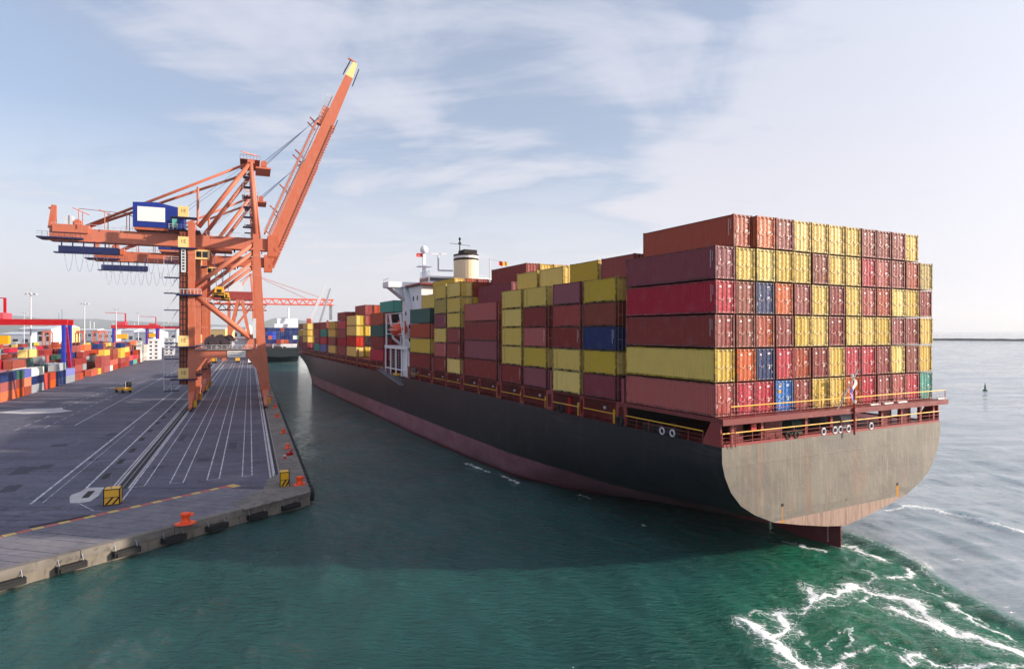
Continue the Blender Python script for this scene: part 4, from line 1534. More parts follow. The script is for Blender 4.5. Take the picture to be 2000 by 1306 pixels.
# accommodation ladder stowed slantwise on the side
gw = MB()
a, b = (-16.75, 106.0, 11.7), (-16.75, 87.4, 9.4)
gw.bar(a, b, .9, .14)
for x in (-17.15, -16.35):
    gw.bar((x, a[1], a[2] + .9), (x, b[1], b[2] + .9), .07, .1)
    for i in range(9):
        k = i / 8
        y, z = a[1] + (b[1] - a[1]) * k, a[2] + (b[2] - a[2]) * k
        gw.bar((x, y, z), (x, y, z + .9), .06)
gw.build('accommodation_ladder', M['steel'], ship)
MB().b2(-16.5, -15.6, 92.2, 95.2, 11.1, 11.5).build('yellow_chock', M['yellow'], ship)
# bow mast behind the forward boxes
MB().tube((0, 262, 11), (0, 262, 26), .5, 8).build('foremast', M['framered'], ship)

# ---------------------------------------------------------------- containers
CW = 2.30
CMESH = {}


def corr(L, depth, pitch, z0, z1, x, face, y0=0.0):
    """trapezoid-corrugated wall along y at plane x, outward direction face (-1 or 1)"""
    n = max(1, int(round(L / pitch)))
    p = L / n
    ys, ds = [], []
    for i in range(n):
        a = y0 + i * p
        for f_, d in ((0, 0), (.25, 0), (.5, 1), (.75, 1)):
            ys.append(a + f_ * p); ds.append(d)
    ys.append(y0 + L); ds.append(0)
    vs_ = []
    for y, d in zip(ys, ds):
        xx = x - face * d * depth
        vs_ += [(xx, y, z0), (xx, y, z1)]
    fs_ = []
    for i in range(len(ys) - 1):
        q = (2 * i, 2 * i + 1, 2 * i + 3, 2 * i + 2)
        fs_.append(q if face < 0 else q[::-1])
    m = MB()
    m.add(vs_, fs_)
    return m


def cmesh(L, H):
    key = (L, H)
    if key in CMESH:
        return CMESH[key]
    hw = CW / 2
    d = {}
    f = MB()
    for x in (-hw + .08, hw - .08):
        for y in (.08, L - .08):
            f.box((x, y, H / 2), (.16, .16, H - .2))
        f.b2(x - .06, x + .06, .16, L - .16, 0.03, .19)
        f.b2(x - .05, x + .05, .16, L - .16, H - .12, H - .03)
        for y in (.09, L - .09):
            for z in (.06, H - .06):
                f.box((x, y, z), (.18, .19, .13))
    for y in (.08, L - .08):
        f.b2(-hw + .16, hw - .16, y - .06, y + .06, 0.02, .18)
        f.b2(-hw + .16, hw - .16, y - .06, y + .06, H - .14, H - .02)
    d['frame'] = f.mesh('frame', M['gap'])
    d['side_l'] = corr(L - .32, .08, .285, .18, H - .11, -hw + .025, -1, .16).mesh('side_panel', M['gap'])
    d['side_r'] = corr(L - .32, .08, .285, .18, H - .11, hw - .025, 1, .16).mesh('side_panel', M['gap'])
    r = MB()
    r.b2(-hw + .1, hw - .1, .12, L - .12, H - .075, H - .045)
    d['roof'] = r.mesh('roof', M['gap'])
    fw = MB()
    n = 8
    for i in range(n):
        a = -hw + .16 + (CW - .32) * i / n
        w = (CW - .32) / n
        fw.b2(a, a + w * .5, L - .06, L - .03, .18, H - .14)
        fw.b2(a + w * .5, a + w, L - .10, L - .07, .18, H - .14)
    d['front'] = fw.mesh('front_panel', M['gap'])
    # door leaf spans x from 0 to hw-.16 (right leaf); left leaf mirrors it
    for sg, nm in ((-1, 'door_l'), (1, 'door_r')):
        m = MB()
        x0, x1 = sg * .012, sg * (hw - .17)
        z0, z1 = .19, H - .15
        m.b2(x0, x1, .135, .155, z0, z1)
        m.b2(x0, x0 + sg * .09, .085, .135, z0, z1)
        m.b2(x1 - sg * .09, x1, .085, .135, z0, z1)
        m.b2(x0, x1, .088, .135, z0, z0 + .1)
        m.b2(x0, x1, .088, .135, z1 - .1, z1)
        nb = 5
        for i in range(nb):
            a = z0 + .14 + (z1 - z0 - .28) * i / nb
            h = (z1 - z0 - .28) / nb
            m.b2(x0 + sg * .11, x1 - sg * .11, .095, .135, a + .05, a + h - .05)
        for i in range(4):     # hinges
            a = z0 + .25 + (z1 - z0 - .5) * i / 3
            m.b2(x1 - sg * .02, x1 + sg * .12, .0, .085, a - .05, a + .05)
        d[nm] = m.mesh('door', M['gap'])
        rods = []
        for xr in (.25, .78):
            k = MB()
            k.tube((sg * xr, .04, .06), (sg * xr, .04, H - .06), .034, 6)
            for a in (.12, H * .46, H - .12):
                k.b2(sg * xr - .07, sg * xr + .07, -.0, .09, a - .055, a + .055)
            k.b2(min(sg * xr, sg * xr + sg * .36 * (1 if xr < .5 else -1)), max(sg * xr, sg * xr + sg * .36 * (1 if xr < .5 else -1)), -.0, .03, 1.12 + .1 * (xr > .5), 1.17 + .1 * (xr > .5))
            rods.append(k.mesh('lock_rod', M['gap']))
        d[nm + '_rods'] = rods
    pk = MB()
    pk.b2(-hw - .03, -hw + .1, -.20, .20, -.02, .15)
    d['pocket'] = pk.mesh('fork_pocket', M['gap'])
    # rows of small lettering, upright, on the left side near the door end
    mk = MB()
    rr = random.Random(3)
    z = H - .35
    while z > H - 1.75:
        h = rr.uniform(.05, .11)
        mk.b2(-hw - .004, -hw + .012, .55, .61, z - h, z)
        z -= h + .05
    z = H - .45
    for i in range(5):
        mk.b2(-hw - .004, -hw + .012, .34, .39, z - .10, z - .02)
        z -= .17
    d['marking'] = mk.mesh('lettering', M['sticker'])
    lg = MB()
    z = H - .35
    for i in range(9):     # tall upright company lettering, worn and dark
        w = rr.uniform(.10, .2)
        y = L - .95
        lg.b2(-hw - .004, -hw + .012, y - w / 2, y - w / 2 + .06, z - .17, z)
        lg.b2(-hw - .004, -hw + .012, y - w / 2, y + w / 2, z - .05, z)
        if rr.random() < .6:
            lg.b2(-hw - .004, -hw + .012, y + w / 2, y + w / 2 + .05, z - .15, z)
        z -= .225
    d['logo'] = lg.mesh('faded_lettering', M['c_dull'])
    # small stickers and plates on the doors
    for nm, spots in (('stk_w', [(-.55, 2.2, .2, .16), (.55, 1.0, .16, .34), (.9, .6, .14, .2), (.5, 2.38, .44, .06), (.45, 2.28, .34, .05)]), ('stk_w2', [(-.88, .75, .2, .34), (.75, 2.15, .22, .14), (-.5, 1.6, .12, .12), (.5, 2.42, .5, .06), (.52, 1.5, .3, .05), (.52, 1.4, .36, .05)]),
                      ('stk_a', [(.78, .45, .26, .34)]), ('stk_a2', [(-.8, 1.75, .3, .26)])):
        d[nm] = []
        for x, z, w, h in spots:
            z = min(z, H - .42)
            d[nm].append(MB().b2(x - w / 2, x + w / 2, .070, .094, z, z + h).mesh('sticker', M['amber' if '_a' in nm else 'sticker']))
    CMESH[key] = d
    return d


def omat(o, m):
    o.material_slots[0].link = 'OBJECT'
    o.material_slots[0].material = m
    return o


MARK_RNG = random.Random(11)


def container(loc, rz, L, H, colour, label, cat='container', group=None, rods=False, detail=True, marks=None, pockets=False):
    d = cmesh(L, H)
    c = empty('shipping_container', loc, rz, label, cat, group)
    mat = M['c_' + colour]
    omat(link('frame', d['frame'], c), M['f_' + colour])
    omat(link('side_panel', d['side_l'], c), mat)
    omat(link('side_panel', d['side_r'], c), mat)
    omat(link('roof_panel', d['roof'], c), mat)
    omat(link('front_panel', d['front'], c), mat)
    rodm = M['rod_' + colour] if 'rod_' + colour in M else mat
    for nm in ('door_l', 'door_r'):
        dr = omat(link('door', d[nm], c), M['d_' + colour])
        if detail:
            for r_ in d[nm + '_rods']:
                omat(link('lock_rod', r_, dr), rodm)
    if marks:
        for k in marks:
            [link('lettering' if k in ('marking', 'logo') else 'sticker', q, c) for q in (d[k] if isinstance(d[k], list) else [d[k]])]
    if pockets:
        for y in (L * .36, L * .64):
            link('fork_pocket', d['pocket'], c, (0, y, 0))
    return c


for k in ('maroon', 'brown', 'salmon', 'rust', 'crimson', 'purple', 'orange', 'navy', 'blue', 'teal', 'yellow', 'pale', 'dull'):
    h = CONT[k][0]
    c = [int(h[i:i + 2], 16) for i in (1, 3, 5)]
    c = [int(x * .45 + y * .55) for x, y in zip(c, (215, 190, 175))]  # mixed towards pale pink to paint highlights onto the rods
    M['rod_' + k] = paint('lock_rod_' + k, '#%02x%02x%02x' % tuple(c), 0.4, 0.3, 0.1)


def ship_pt(t, s, z):
    x = t - 16.17
    return (SHIP_O[0] + SH_S[0] * x + SH_F[0] * s, SHIP_O[1] + SH_S[1] * x + SH_F[1] * s, z)


BASEZ = 13.55
PITCH = 2.487
GRID = [  # stern face, bottom tier first; columns left to right
    'rust crimson crimson blue maroon yellow yellow orange crimson maroon salmon crimson teal',
    'yellow orange navy crimson rust maroon yellow crimson crimson maroon pale brown yellow',
    'maroon brown rust maroon yellow yellow maroon yellow yellow yellow maroon maroon yellow',
    'crimson brown navy orange maroon yellow maroon yellow salmon rust pale yellow maroon',
    'purple yellow pale yellow yellow brown yellow yellow crimson salmon maroon rust dull',
    '- rust orange maroon yellow yellow yellow yellow maroon maroon maroon yellow -',
]
GRID[0] = GRID[0].replace('rust', 'salmon', 1)
for ti, row in enumerate(GRID):
    for ci, colr in enumerate(row.split()):
        if colr == '-':
            continue
        j = MARK_RNG.random()
        mk = []
        if colr not in ('yellow', 'pale', 'dull'):
            mk.append(MARK_RNG.choice(['stk_w', 'stk_w2']))
        if (colr in ('crimson',) and MARK_RNG.random() < .8) or j < .15:
            mk.append(MARK_RNG.choice(['stk_a', 'stk_a', 'stk_a2']))
        if ci == 0 and ti in (2, 3, 4) or (ci == 1 and ti == 5):
            mk.append('marking')
        off = MARK_RNG.uniform(-.06, .08) + (.25 if (ci == 1 and ti == 5) else 0)
        side = 'the leftmost column' if ci == 0 else ('the rightmost column' if ci == 12 else f'{ORD[ci + 1]} column from the left')
        container(ship_pt(ci * PITCH + 1.22 + MARK_RNG.uniform(-.012, .012), off, BASEZ + ti * 2.95), SHIP_TH, 12.19, 2.84, colr,
                  f'{CONT[colr][1]} container on the stern face, {ORD[ti + 1]} tier up, {side}', 'container', 'containers on the stern face', marks=mk)
# writing on the bright blue box
bl = [o for o in bpy.data.objects if o.get('label', '').startswith('bright blue')][0]
yl = MB()
for i in range(5):
    yl.b2(-1.0 + i * .17, -.88 + i * .17, .074, .094, 1.72, 1.98)
yl.b2(-1.02, -.1, .076, .094, 1.68, 1.72)
yl.build('yellow_lettering', M['yellow'], bl)
ey = MB(); ey.torus((-.45, .075, 2.42), (0, 1, 0), .14, .03, 12, 6); ey.build('round_emblem', M['plate'], bl)

BAYS = [  # distance forward, length, height, outer column bottom up, inner boxes {(column, tier): colour}
    (13.95, 6.06, 2.59, 'purple yellow navy brown yellow', {(2, 6): 'maroon'}),
    (20.64, 6.06, 2.59, 'yellow yellow maroon salmon purple', {(2, 6): 'yellow'}),
    (28.35, 6.06, 2.59, 'purple yellow salmon maroon yellow', {(2, 6): 'yellow', (3, 6): 'yellow'}),
    (34.97, 6.06, 2.59, 'maroon yellow yellow yellow yellow', {(2, 6): 'yellow'}),
    (42.80, 12.19, 2.90, 'maroon purple maroon salmon', {(2, 5): 'purple', (3, 6): 'maroon', (4, 6): 'yellow', (5, 6): 'yellow', (6, 6): 'yellow'}),
    (56.80, 6.06, 2.59, 'yellow maroon maroon yellow yellow yellow', {}),
    (63.40, 6.06, 2.59, 'maroon salmon yellow purple dull yellow', {}),
    (71.80, 12.19, 2.90, 'maroon yellow rust green', {(2, 5): 'yellow', (3, 6): 'yellow', (4, 6): 'rust', (5, 6): 'maroon'}),
    (104.60, 12.19, 2.90, 'crimson maroon green rust', {(2, 4): 'dark', (2, 5): 'teal'}),
    (132.60, 12.19, 2.90, 'yellow red yellow yellow', {(2, 1): 'yellow', (2, 2): 'dark', (2, 3): 'yellow', (2, 4): 'maroon', (2, 5): 'maroon', (3, 5): 'rust', (4, 5): 'orange'}),
    (146.10, 12.19, 2.59, 'maroon crimson maroon crimson maroon', {}),
    (161.30, 12.19, 2.59, 'yellow brown yellow yellow', {}),
    (176.80, 12.19, 2.59, 'lilac crimson teal maroon', {}),
    (190.0, 12.19, 2.59, 'teal purple maroon maroon', {}),
    (217.7, 12.19, 2.59, 'purple yellow yellow yellow', {(2, 4): 'yellow', (2, 3): 'yellow'}),
    (230.5, 12.19, 2.59, 'purple maroon yellow brown', {}),
]
NB = len(BAYS)
for bi, (s0, L_, H_, cols, inner) in enumerate(BAYS):
    sp = H_ + (.05 if H_ > 2.7 else .03)
    items = [((1, t + 1), c) for t, c in enumerate(cols.split())] + list(inner.items())
    for (cn, tn), colr in items:
        mk = []
        if cn == 1 and bi < 8:
            if colr in ('yellow', 'dull') and L_ < 7:
                mk = ['logo']
            elif L_ < 7 and MARK_RNG.random() < .65:
                mk = ['marking']
        where = 'outer column' if cn == 1 else f'{ORD[cn]} column in'
        if bi < 8:
            pos = f'{ORD[bi + 1]} stack forward of stern block'
        else:
            pos = f'{ORD[bi - 7]} stack forward of superstructure'
        container(ship_pt((cn - 1) * PITCH + 1.22 + MARK_RNG.uniform(-.02, .02), s0 + MARK_RNG.uniform(-.03, .03), BASEZ + (tn - 1) * sp), SHIP_TH, L_, H_, colr,
                  f'{CONT[colr][1]} container, {ORD[tn]} tier up, {where}, {pos}', 'container', 'containers along the ship\'s side',
                  detail=bi < 8, marks=mk, pockets=(cn == 1 and L_ < 7))
# what is stowed behind the outer stacks, seen only through the gaps
iv = MB()
imats = [M['c_maroon'], M['c_brown'], M['c_yellow'], M['gap'], M['c_rust']]
rr = random.Random(21)
for bi, (s0, L_, H_, cols, inner) in enumerate(BAYS):
    sp = H_ + (.05 if H_ > 2.7 else .03)
    nt_ = len(cols.split())
    for cn in range(2, 13):
        top = max([t for (c, t) in inner if c == cn] or [0])
        hi = (top - 1) if top else nt_
        if bi >= 14:
            hi = min(hi, nt_)
            if cn > 10:
                continue
        low = [t for (c, t) in inner if c == cn]
        for tn in range(1, hi + 1):
            if tn in low:
                continue
            iv.cur = rr.choice([0, 0, 1, 2, 4])
            x = (cn - 1) * PITCH - 16.17
            iv.b2(x, x + 2.43, s0, s0 + L_, BASEZ + (tn - 1) * sp, BASEZ + (tn - 1) * sp + H_)
o = iv.build('inner_containers', imats)
o.location = (SHIP_O[0], SHIP_O[1], 0)
o.rotation_euler = (0, 0, SHIP_TH)
tag(o, 'closely packed containers stowed behind the ship\'s outer stacks', 'containers', kind='stuff')

# ---------------------------------------------------------------- quay cranes
U0 = 169.0


M['reel'] = plain('dark_reel_cable', '#3a2c34', .7, .4)


def quay_crane(u, number, label):
    c = empty('quay_crane', uv(u, 3.7, QZ), QROT, label, 'crane', 'quay cranes with raised booms')
    O, OD, BL, DB = M['orange'], M['orange_dk'], M['cblue'], M['dblue']
    LX = -16.7
    for y in (0.0, 18.6):
        # waterside leg leans landward as it rises
        w = MB()
        w.bar((0, y, 4.0), (-.9, y, 13.6), 1.5, 2.2, 2.4, 2.6, up=(1, 0, 0))
        w.build('leg', O, c)
        w = MB()
        w.bar((-.9, y, 13.6), (-2.2, y, 44.0), 2.0, 2.2, 1.35, 1.5, up=(1, 0, 0))
        w.build('leg', O, c)
        w = MB()
        w.bar((LX, y, 3.6), (LX - .1, y, 12.4), 1.2, 1.5, 1.8, 1.7, up=(1, 0, 0))
        w.build('leg', O, c)
        w = MB()
        w.bar((LX - .1, y, 14.6), (LX - .1, y, 46.0), 1.6, 1.5, up=(1, 0, 0))
        w.build('leg', O, c)
        for z in (20.5, 26.0, 33.5, 38.5):
            xx = -.9 - 1.3 * (z - 13.6) / 30.4
            k_ = (z - 13.6) / 30.4
            MB().b2(xx - (1.1 - .35 * k_) - .04, xx + (1.1 - .35 * k_) + .04, y - (1.0 - .32 * k_) - .05, y + (1.0 - .32 * k_) + .05, z - .35, z + .35).build('splice_plate', O, c)
            MB().b2(LX - .1 - .80, LX - .1 + .80, y - .85, y + .85, z - .35, z + .35).build('splice_plate', O, c)
        # landside lift shaft in darker paint, with rungs
        s = MB()
        s.b2(LX - 2.75, LX - .95, y - .55, y + .75, 6.2, 43.5)
        sh = s.build('lift_shaft', OD, c)
        r = MB()
        for i in range(24):
            r.b2(LX - 2.45, LX - 1.25, y - .62, y - .55, 7.2 + i * 1.5, 7.42 + i * 1.5)
        for x in (LX - 2.55, LX - 1.85, LX - 1.15):
            r.b2(x - .07, x + .07, y - .66, y - .55, 6.4, 43.3)
        r.build('shaft_rungs', M['gap'], sh)
        # portal beam and haunches
        p = MB()
        p.b2(LX + .75, -.9 - 1.0, y - .9, y + .9, 12.6, 14.7)
        p.b2(LX - .85, LX + .75, y - .85, y + .85, 12.4, 14.6)
        for x0, sg in ((LX + .75, 1), (-2.0, -1)):
            p.add([(x0, y - .8, 12.6), (x0 + sg * 2.2, y - .8, 12.6), (x0, y - .8, 9.4), (x0, y + .8, 12.6), (x0 + sg * 2.2, y + .8, 12.6), (x0, y + .8, 9.4)], [(0, 2, 1), (3, 4, 5), (0, 3, 5, 2), (1, 2, 5, 4)])
        p.build('portal_beam', O, c)
        g = MB()
        for x0, sg in ((-2.2, -1),):
            g.add([(x0, y - .7, 14.7), (x0 - 3.2, y - .7, 14.7), (x0, y - .7, 19.5), (x0, y + .7, 14.7), (x0 - 3.2, y + .7, 14.7), (x0, y + .7, 19.5)], [(0, 1, 2), (3, 5, 4), (0, 2, 5, 3), (1, 4, 5, 2)])
        g.build('gusset', O, c)
        # frame diagonals
        MB().tube((LX + .3, y, 28.3), (-2.0, y, 16.2), .62, 10).build('brace', O, c, True)
        MB().tube((LX + .3, y, 30.2), (-2.4, y, 41.8), .55, 10).build('brace', O, c, True)
        # upper tower
        MB().tube((-2.2, y, 44.0), (-3.4, y + (2.2 if y == 0 else -2.2), 62.8), .62, 10, .5).build('tower_leg', O, c, True)
        MB().tube((-3.8, y + (2.2 if y == 0 else -2.2), 62.2), (LX + 1.4, y + (1.2 if y == 0 else -1.2), 45.2), .55, 10).build('tower_brace', O, c, True)
        # walkway on the portal beam
        k = MB()
        k.b2(LX + .8, -3.2, y - 1.5, y - .3, 14.72, 14.84)
        k.b2(LX + .8, -3.2, y - 1.5, y - 1.44, 15.8, 15.88)
        k.b2(LX + .8, -3.2, y - 1.5, y - 1.46, 15.3, 15.36)
        for i in range(13):
            k.b2(LX + .9 + i * 1.15, LX + .98 + i * 1.15, y - 1.5, y - 1.44, 14.8, 15.85)
        k.build('portal_walkway', M['lgrey'], c)
        # bogies
        for x in (LX, 0.0):
            eq = MB()
            eq.add([(x - .75, y - 2.4, 4.4), (x + .75, y - 2.4, 4.4), (x + .75, y + 2.4, 4.4), (x - .75, y + 2.4, 4.4), (x - .55, y - 3.4, 2.9), (x + .55, y - 3.4, 2.9), (x + .55, y + 3.4, 2.9), (x - .55, y + 3.4, 2.9)],
                   [(0, 1, 2, 3), (7, 6, 5, 4), (0, 4, 5, 1), (1, 5, 6, 2), (2, 6, 7, 3), (3, 7, 4, 0)])
            eq.b2(x - .6, x + .6, y - .9, y + .9, 4.4, 6.3)
            e = eq.build('equaliser_beam', O, c)
            for k_, yy in enumerate((-3.0, 3.0)):
                b_ = MB()
                b_.add([(x - .45, y + yy - 1.2, 2.9), (x + .45, y + yy - 1.2, 2.9), (x + .45, y + yy + 1.2, 2.9), (x - .45, y + yy + 1.2, 2.9), (x - .4, y + yy - 2.3, 1.0), (x + .4, y + yy - 2.3, 1.0), (x + .4, y + yy + 2.3, 1.0), (x - .4, y + yy + 2.3, 1.0)],
                       [(0, 1, 2, 3), (7, 6, 5, 4), (0, 4, 5, 1), (1, 5, 6, 2), (2, 6, 7, 3), (3, 7, 4, 0)])
                bo = b_.build('bogie', O, c)
                for q in (-1.7, -.57, .57, 1.7):
                    MB().tube((x - .22, y + yy + q, .52), (x + .22, y + yy + q, .52), .42, 12).build('wheel', M['gap'], bo)
                if yy < 0:
                    MB().tube((x, y + yy - 2.3, .85), (x, y + yy - 3.1, .85), .28, 8).build('buffer', O, bo)
                    MB().box((x + .85, y + yy + .6, 1.6), (.7, 1.2, 1.5)).build('drive_box', M['yellow'], bo)
        # cream number plates on the landside
        for z in ((9.0, 16.9, 41.0, 48.4) if y == 0 else (9.0, 16.9, 41.0)):
            mt = M['plate'] if y == 0 else M['yellow']
            pl_ = MB().b2(LX - 2.95, LX - .7, y - 1.1, y - .75, z - 1.3, z + 1.3).build('number_plate', mt, c)
            text_mesh('number', number, 1.25, M['gap'], pl_, (LX - 1.82, y - 1.106, z + .1), (R(90), 0, 0))
            pf = MB()
            pf.b2(LX - 4.6, LX + 1.2, y - 1.6, y + 1.0, z - 1.6, z - 1.35)
            pf.build('platform', DB, c)
    # sill beams between the frames
    for x in (LX, -1.0):
        MB().b2(x - .55, x + .55, 1.1, 17.5, 12.9, 14.3).build('sill_beam', O, c)
    MB().b2(LX - .5, LX + .3, .9, 17.7, 44.6, 46.2).build('cross_beam', O, c)
    MB().b2(-2.9, -1.6, .8, 17.8, 44.2, 45.6).build('cross_beam', O, c)
    MB().b2(LX - .5, LX + .3, .9, 17.7, 28.0, 29.0).build('cross_beam', O, c)
    # girder
    GY = 9.3
    g = MB()
    g.b2(-47.5, 1.6, GY - 1.5, GY + 1.5, 41.2, 44.1)
    g.b2(-47.5, 1.6, GY - 1.75, GY + 1.75, 40.95, 41.2)
    gd = g.build('girder', O, c)
    rl = MB()
    for y in (GY - 1.7, GY + 1.7):
        rl.b2(-47.0, 1.0, y - .03, y + .03, 45.15, 45.2)
        for i in range(33):
            rl.b2(-47 + i * 1.5, -46.95 + i * 1.5, y - .03, y + .03, 44.1, 45.2)
    rl.build('girder_railing', M['lgrey'], gd)
    hg = MB()
    for i in range(5):
        hg.b2(-16 + i * 2.8, -15.6 + i * 2.8, GY - .25, GY + .25, 40.2, 41.0)
    hg.build('trolley_rail_hanger', M['gap'], gd)
    # machinery house with sloping roof
    h = MB()
    hx0, hx1, hy0, hy1 = -30.2, -19.0, GY - 3.1, GY + 3.1
    h.add([(hx0, hy0, 45.2), (hx1, hy0, 45.2), (hx1, hy1, 45.2), (hx0, hy1, 45.2), (hx0, hy0, 51.2), (hx0 + 5.2, hy0, 51.5), (hx1, hy0, 50.3), (hx1, hy1, 50.3), (hx0 + 5.2, hy1, 51.5), (hx0, hy1, 51.2)],
          [(3, 2, 1, 0), (0, 1, 6, 5, 4), (2, 3, 9, 8, 7), (1, 2, 7, 6), (3, 0, 4, 9), (4, 5, 8, 9), (5, 6, 7, 8)])
    mh = h.build('machinery_house', BL, c)
    rb = MB()
    for i in range(40):
        rb.b2(hx0 + .15 + i * .28, hx0 + .22 + i * .28, hy0 - .035, hy0, 45.4, 50.2)
    rb.build('cladding_rib', BL, mh)
    MB().b2(hx0 + 1.0, hx0 + 7.0, hy0 - .10, hy0 - .04, 46.6, 50.2).build('white_panel', M['sticker'], mh)
    MB().b2(hx0 + .3, hx1 - 1.0, hy0 + .2, hy1 - .2, 44.5, 45.19).build('house_base', O, mh)
    MB().b2(hx1 - 2.6, hx1 - 1.5, hy0 - .7, hy0 - .05, 45.3, 47.6).build('switch_cabinet', M['c_teal'], mh)
    pf = MB()
    pf.b2(hx1 - 3.4, LX + 1.4, hy0 - 1.6, hy1, 44.6, 44.85)
    pf.build('house_platform', DB, mh)
    rt = MB()
    for i in range(6):
        x = hx1 - 3.2 + i * .9
        rt.b2(x, x + .07, hy0 - 1.55, hy0 - 1.48, 44.85, 46.1)
    rt.b2(hx1 - 3.4, LX + 1.4, hy0 - 1.55, hy0 - 1.48, 46.05, 46.12)
    rt.b2(hx1 - 3.4, LX + 1.4, hy0 - 1.55, hy0 - 1.48, 45.45, 45.5)
    rt.build('house_railing', M['lgrey'], mh)
    # service mast beside the house
    MB().tube((LX + .9, GY - 4, 46), (LX + .9, GY - 4, 56), .3, 8).build('service_mast', O, c)
    # rear end: counter frame, winch, platform
    e = MB()
    e.b2(-49.8, -40.6, GY - 2.6, GY + 2.6, 41.4, 41.75)
    for i in range(9):
        e.b2(-49.8, -41 - i * .0, GY - 2.6, GY - 2.55, 42.3, 42.34) if i == 0 else e.b2(-49.8 + i * 1.1, -49.74 + i * 1.1, GY - 2.6, GY - 2.54, 41.7, 42.9)
    e.b2(-49.8, -40.6, GY - 2.6, GY - 2.54, 42.86, 42.92)
    e.build('rear_platform', DB, c)
    MB().b2(-46.8, -39.6, GY - 1.9, GY + 1.9, 43.0, 44.9).build('counter_frame', O, c)
    k = MB()
    k.bar((-47.3, GY, 44.0), (-46.9, GY, 49.6), 1.0, 1.6, .8, 1.0, up=(1, 0, 0))
    k.bar((-46.9, GY, 49.0), (-48.0, GY, 48.8), .4)
    k.build('jib_post', O, c)
    MB().b2(-44.6, -43.0, GY - 1, GY + 1, 44.9, 47.2).build('winch_box', M['lgrey'], c)
    MB().tube((-42, GY - 1, 45.6), (-42, GY + 1, 45.6), .8, 12).build('rope_drum', O, c)
    # rope gallows over the girder
    for x in (-41.5, -36.2, -31.6):
        q = MB()
        for y in (GY - 2.2, GY + 1.6):
            q.tube((x, y, 44.1), (x, y, 48.6), .10, 6)
        q.bar((x - 1.2, GY - 2.2, 48.9), (x + 1.4, GY + 1.6, 48.0), .16)
        q.build('rope_gallows', O, c)
    MB().tube((-41.5, GY - 2.2, 48.8), (-31.6, GY - 2.2, 48.3), .07, 6).build('guy_bar', M['orange_dk'], c)
    # hanging rear walkway and festoon
    fw = MB()
    fw.b2(-46.5, -33.5, GY - 2.4, GY - .6, 38.0, 38.25)
    fw.b2(-45.5, -33.3, GY - 2.45, GY - 2.35, 38.25, 39.7)
    fw.b2(-45.5, -33.3, GY - .75, GY - .65, 38.25, 39.7)
    for i in range(6):
        fw.b2(-45 + i * 2.2, -44.75 + i * 2.2, GY - 2.4, GY - 2.2, 39.6, 41.0)
    fw.build('festoon_walkway', DB, c)
    for i in range(13):
        x = -44.5 + i * 2.15
        lp = [(x + 1.7 * t, GY - 1.5, 37.9 - 4.2 * (1 - (2 * t - 1) ** 2) * (1 if i < 9 else 1.25)) for t in [j / 8 for j in range(9)]]
        MB().poly_tube(lp, .035, 4).build('festoon_cable', M['rope'], c)
    # stair tower on the landside
    for i, z in enumerate((4.9, 8.3, 12.6, 16.5, 20.5, 24.5, 28.6, 32.4, 36.2)):
        p = MB()
        p.b2(LX - 6.0, LX - 2.8, -.9, .9, z - .22, z)
        po = p.build('landing', DB, c)
        q = MB()
        for x in (LX - 6.0, LX - 4.4):
            q.b2(x, x + .07, -.95, -.88, z, z + 1.15)
        q.b2(LX - 6.0, LX - 2.8, -.95, -.9, z + 1.1, z + 1.17)
        q.b2(LX - 6.0, LX - 2.8, -.95, -.9, z + .55, z + .6)
        if i < 8:
            q.bar((LX - 5.6, .3, z), (LX - 3.2, .3, z + 3.7), .5, .12)
            q.b2(LX - 6.0, LX - 5.9, -.9, -.8, z, z + 3.8)
        q.build('landing_railing', M['lgrey'], po)
    # mid platform with rail
    pf = MB()
    pf.b2(LX - 3.4, LX + 2.2, -1.9, 1.2, 28.0, 28.3)
    pfo = pf.build('platform', DB, c)
    q = MB()
    for i in range(8):
        q.b2(LX - 3.3 + i * .77, LX - 3.2 + i * .77, -1.9, -1.82, 28.3, 29.5)
    q.b2(LX - 3.4, LX + 2.2, -1.9, -1.82, 29.45, 29.55)
    q.build('platform_railing', M['lgrey'], pfo)
    # white sign on the portal beam, long white board on the shaft
    sg = MB().b2(-8.8, -4.6, -1.00, -.92, 12.75, 14.4).build('white_sign', M['sticker'], c)
    sl = MB()
    for z, a, b in ((13.9, -8.5, -4.9), (13.3, -8.5, -5.4)):
        x = a
        while x < b:
            sl.b2(x, x + .16, -1.02, -1.001, z - .11, z + .11)
            x += .26
    sl.build('sign_text', M['steel'], sg)
    bd = MB().b2(LX - 2.3, LX - 1.3, -1.02, -.68, 33.6, 39.4).build('white_board', M['lgrey'], c)
    tx = MB()
    for i in range(7):
        tx.b2(LX - 2.05, LX - 1.55, -1.04, -1.021, 34.2 + i * .72, 34.6 + i * .72)
    tx.build('board_text', M['gap'], bd)
    wb = MB().b2(-2.9, -2.2, -1.0, -.85, 17.5, 22.5).build('white_board', M['lgrey'], c)
    # cable reel on the portal, with motor houses
    for x in (-12.6, -9.8):
        rl = MB()
        rl.tube((x, 1.4, 16.5), (x, 2.2, 16.5), 1.6, 24)
        rl.tube((x, 1.2, 16.5), (x, 2.4, 16.5), .5, 12)
        rl.build('cable_reel', M['reel'], c, False)
    MB().b2(-7.8, -3.6, 1.2, 3.4, 14.9, 16.8).build('reel_drive', M['lgrey'], c)
    # operator's cab and trolley
    cb = MB()
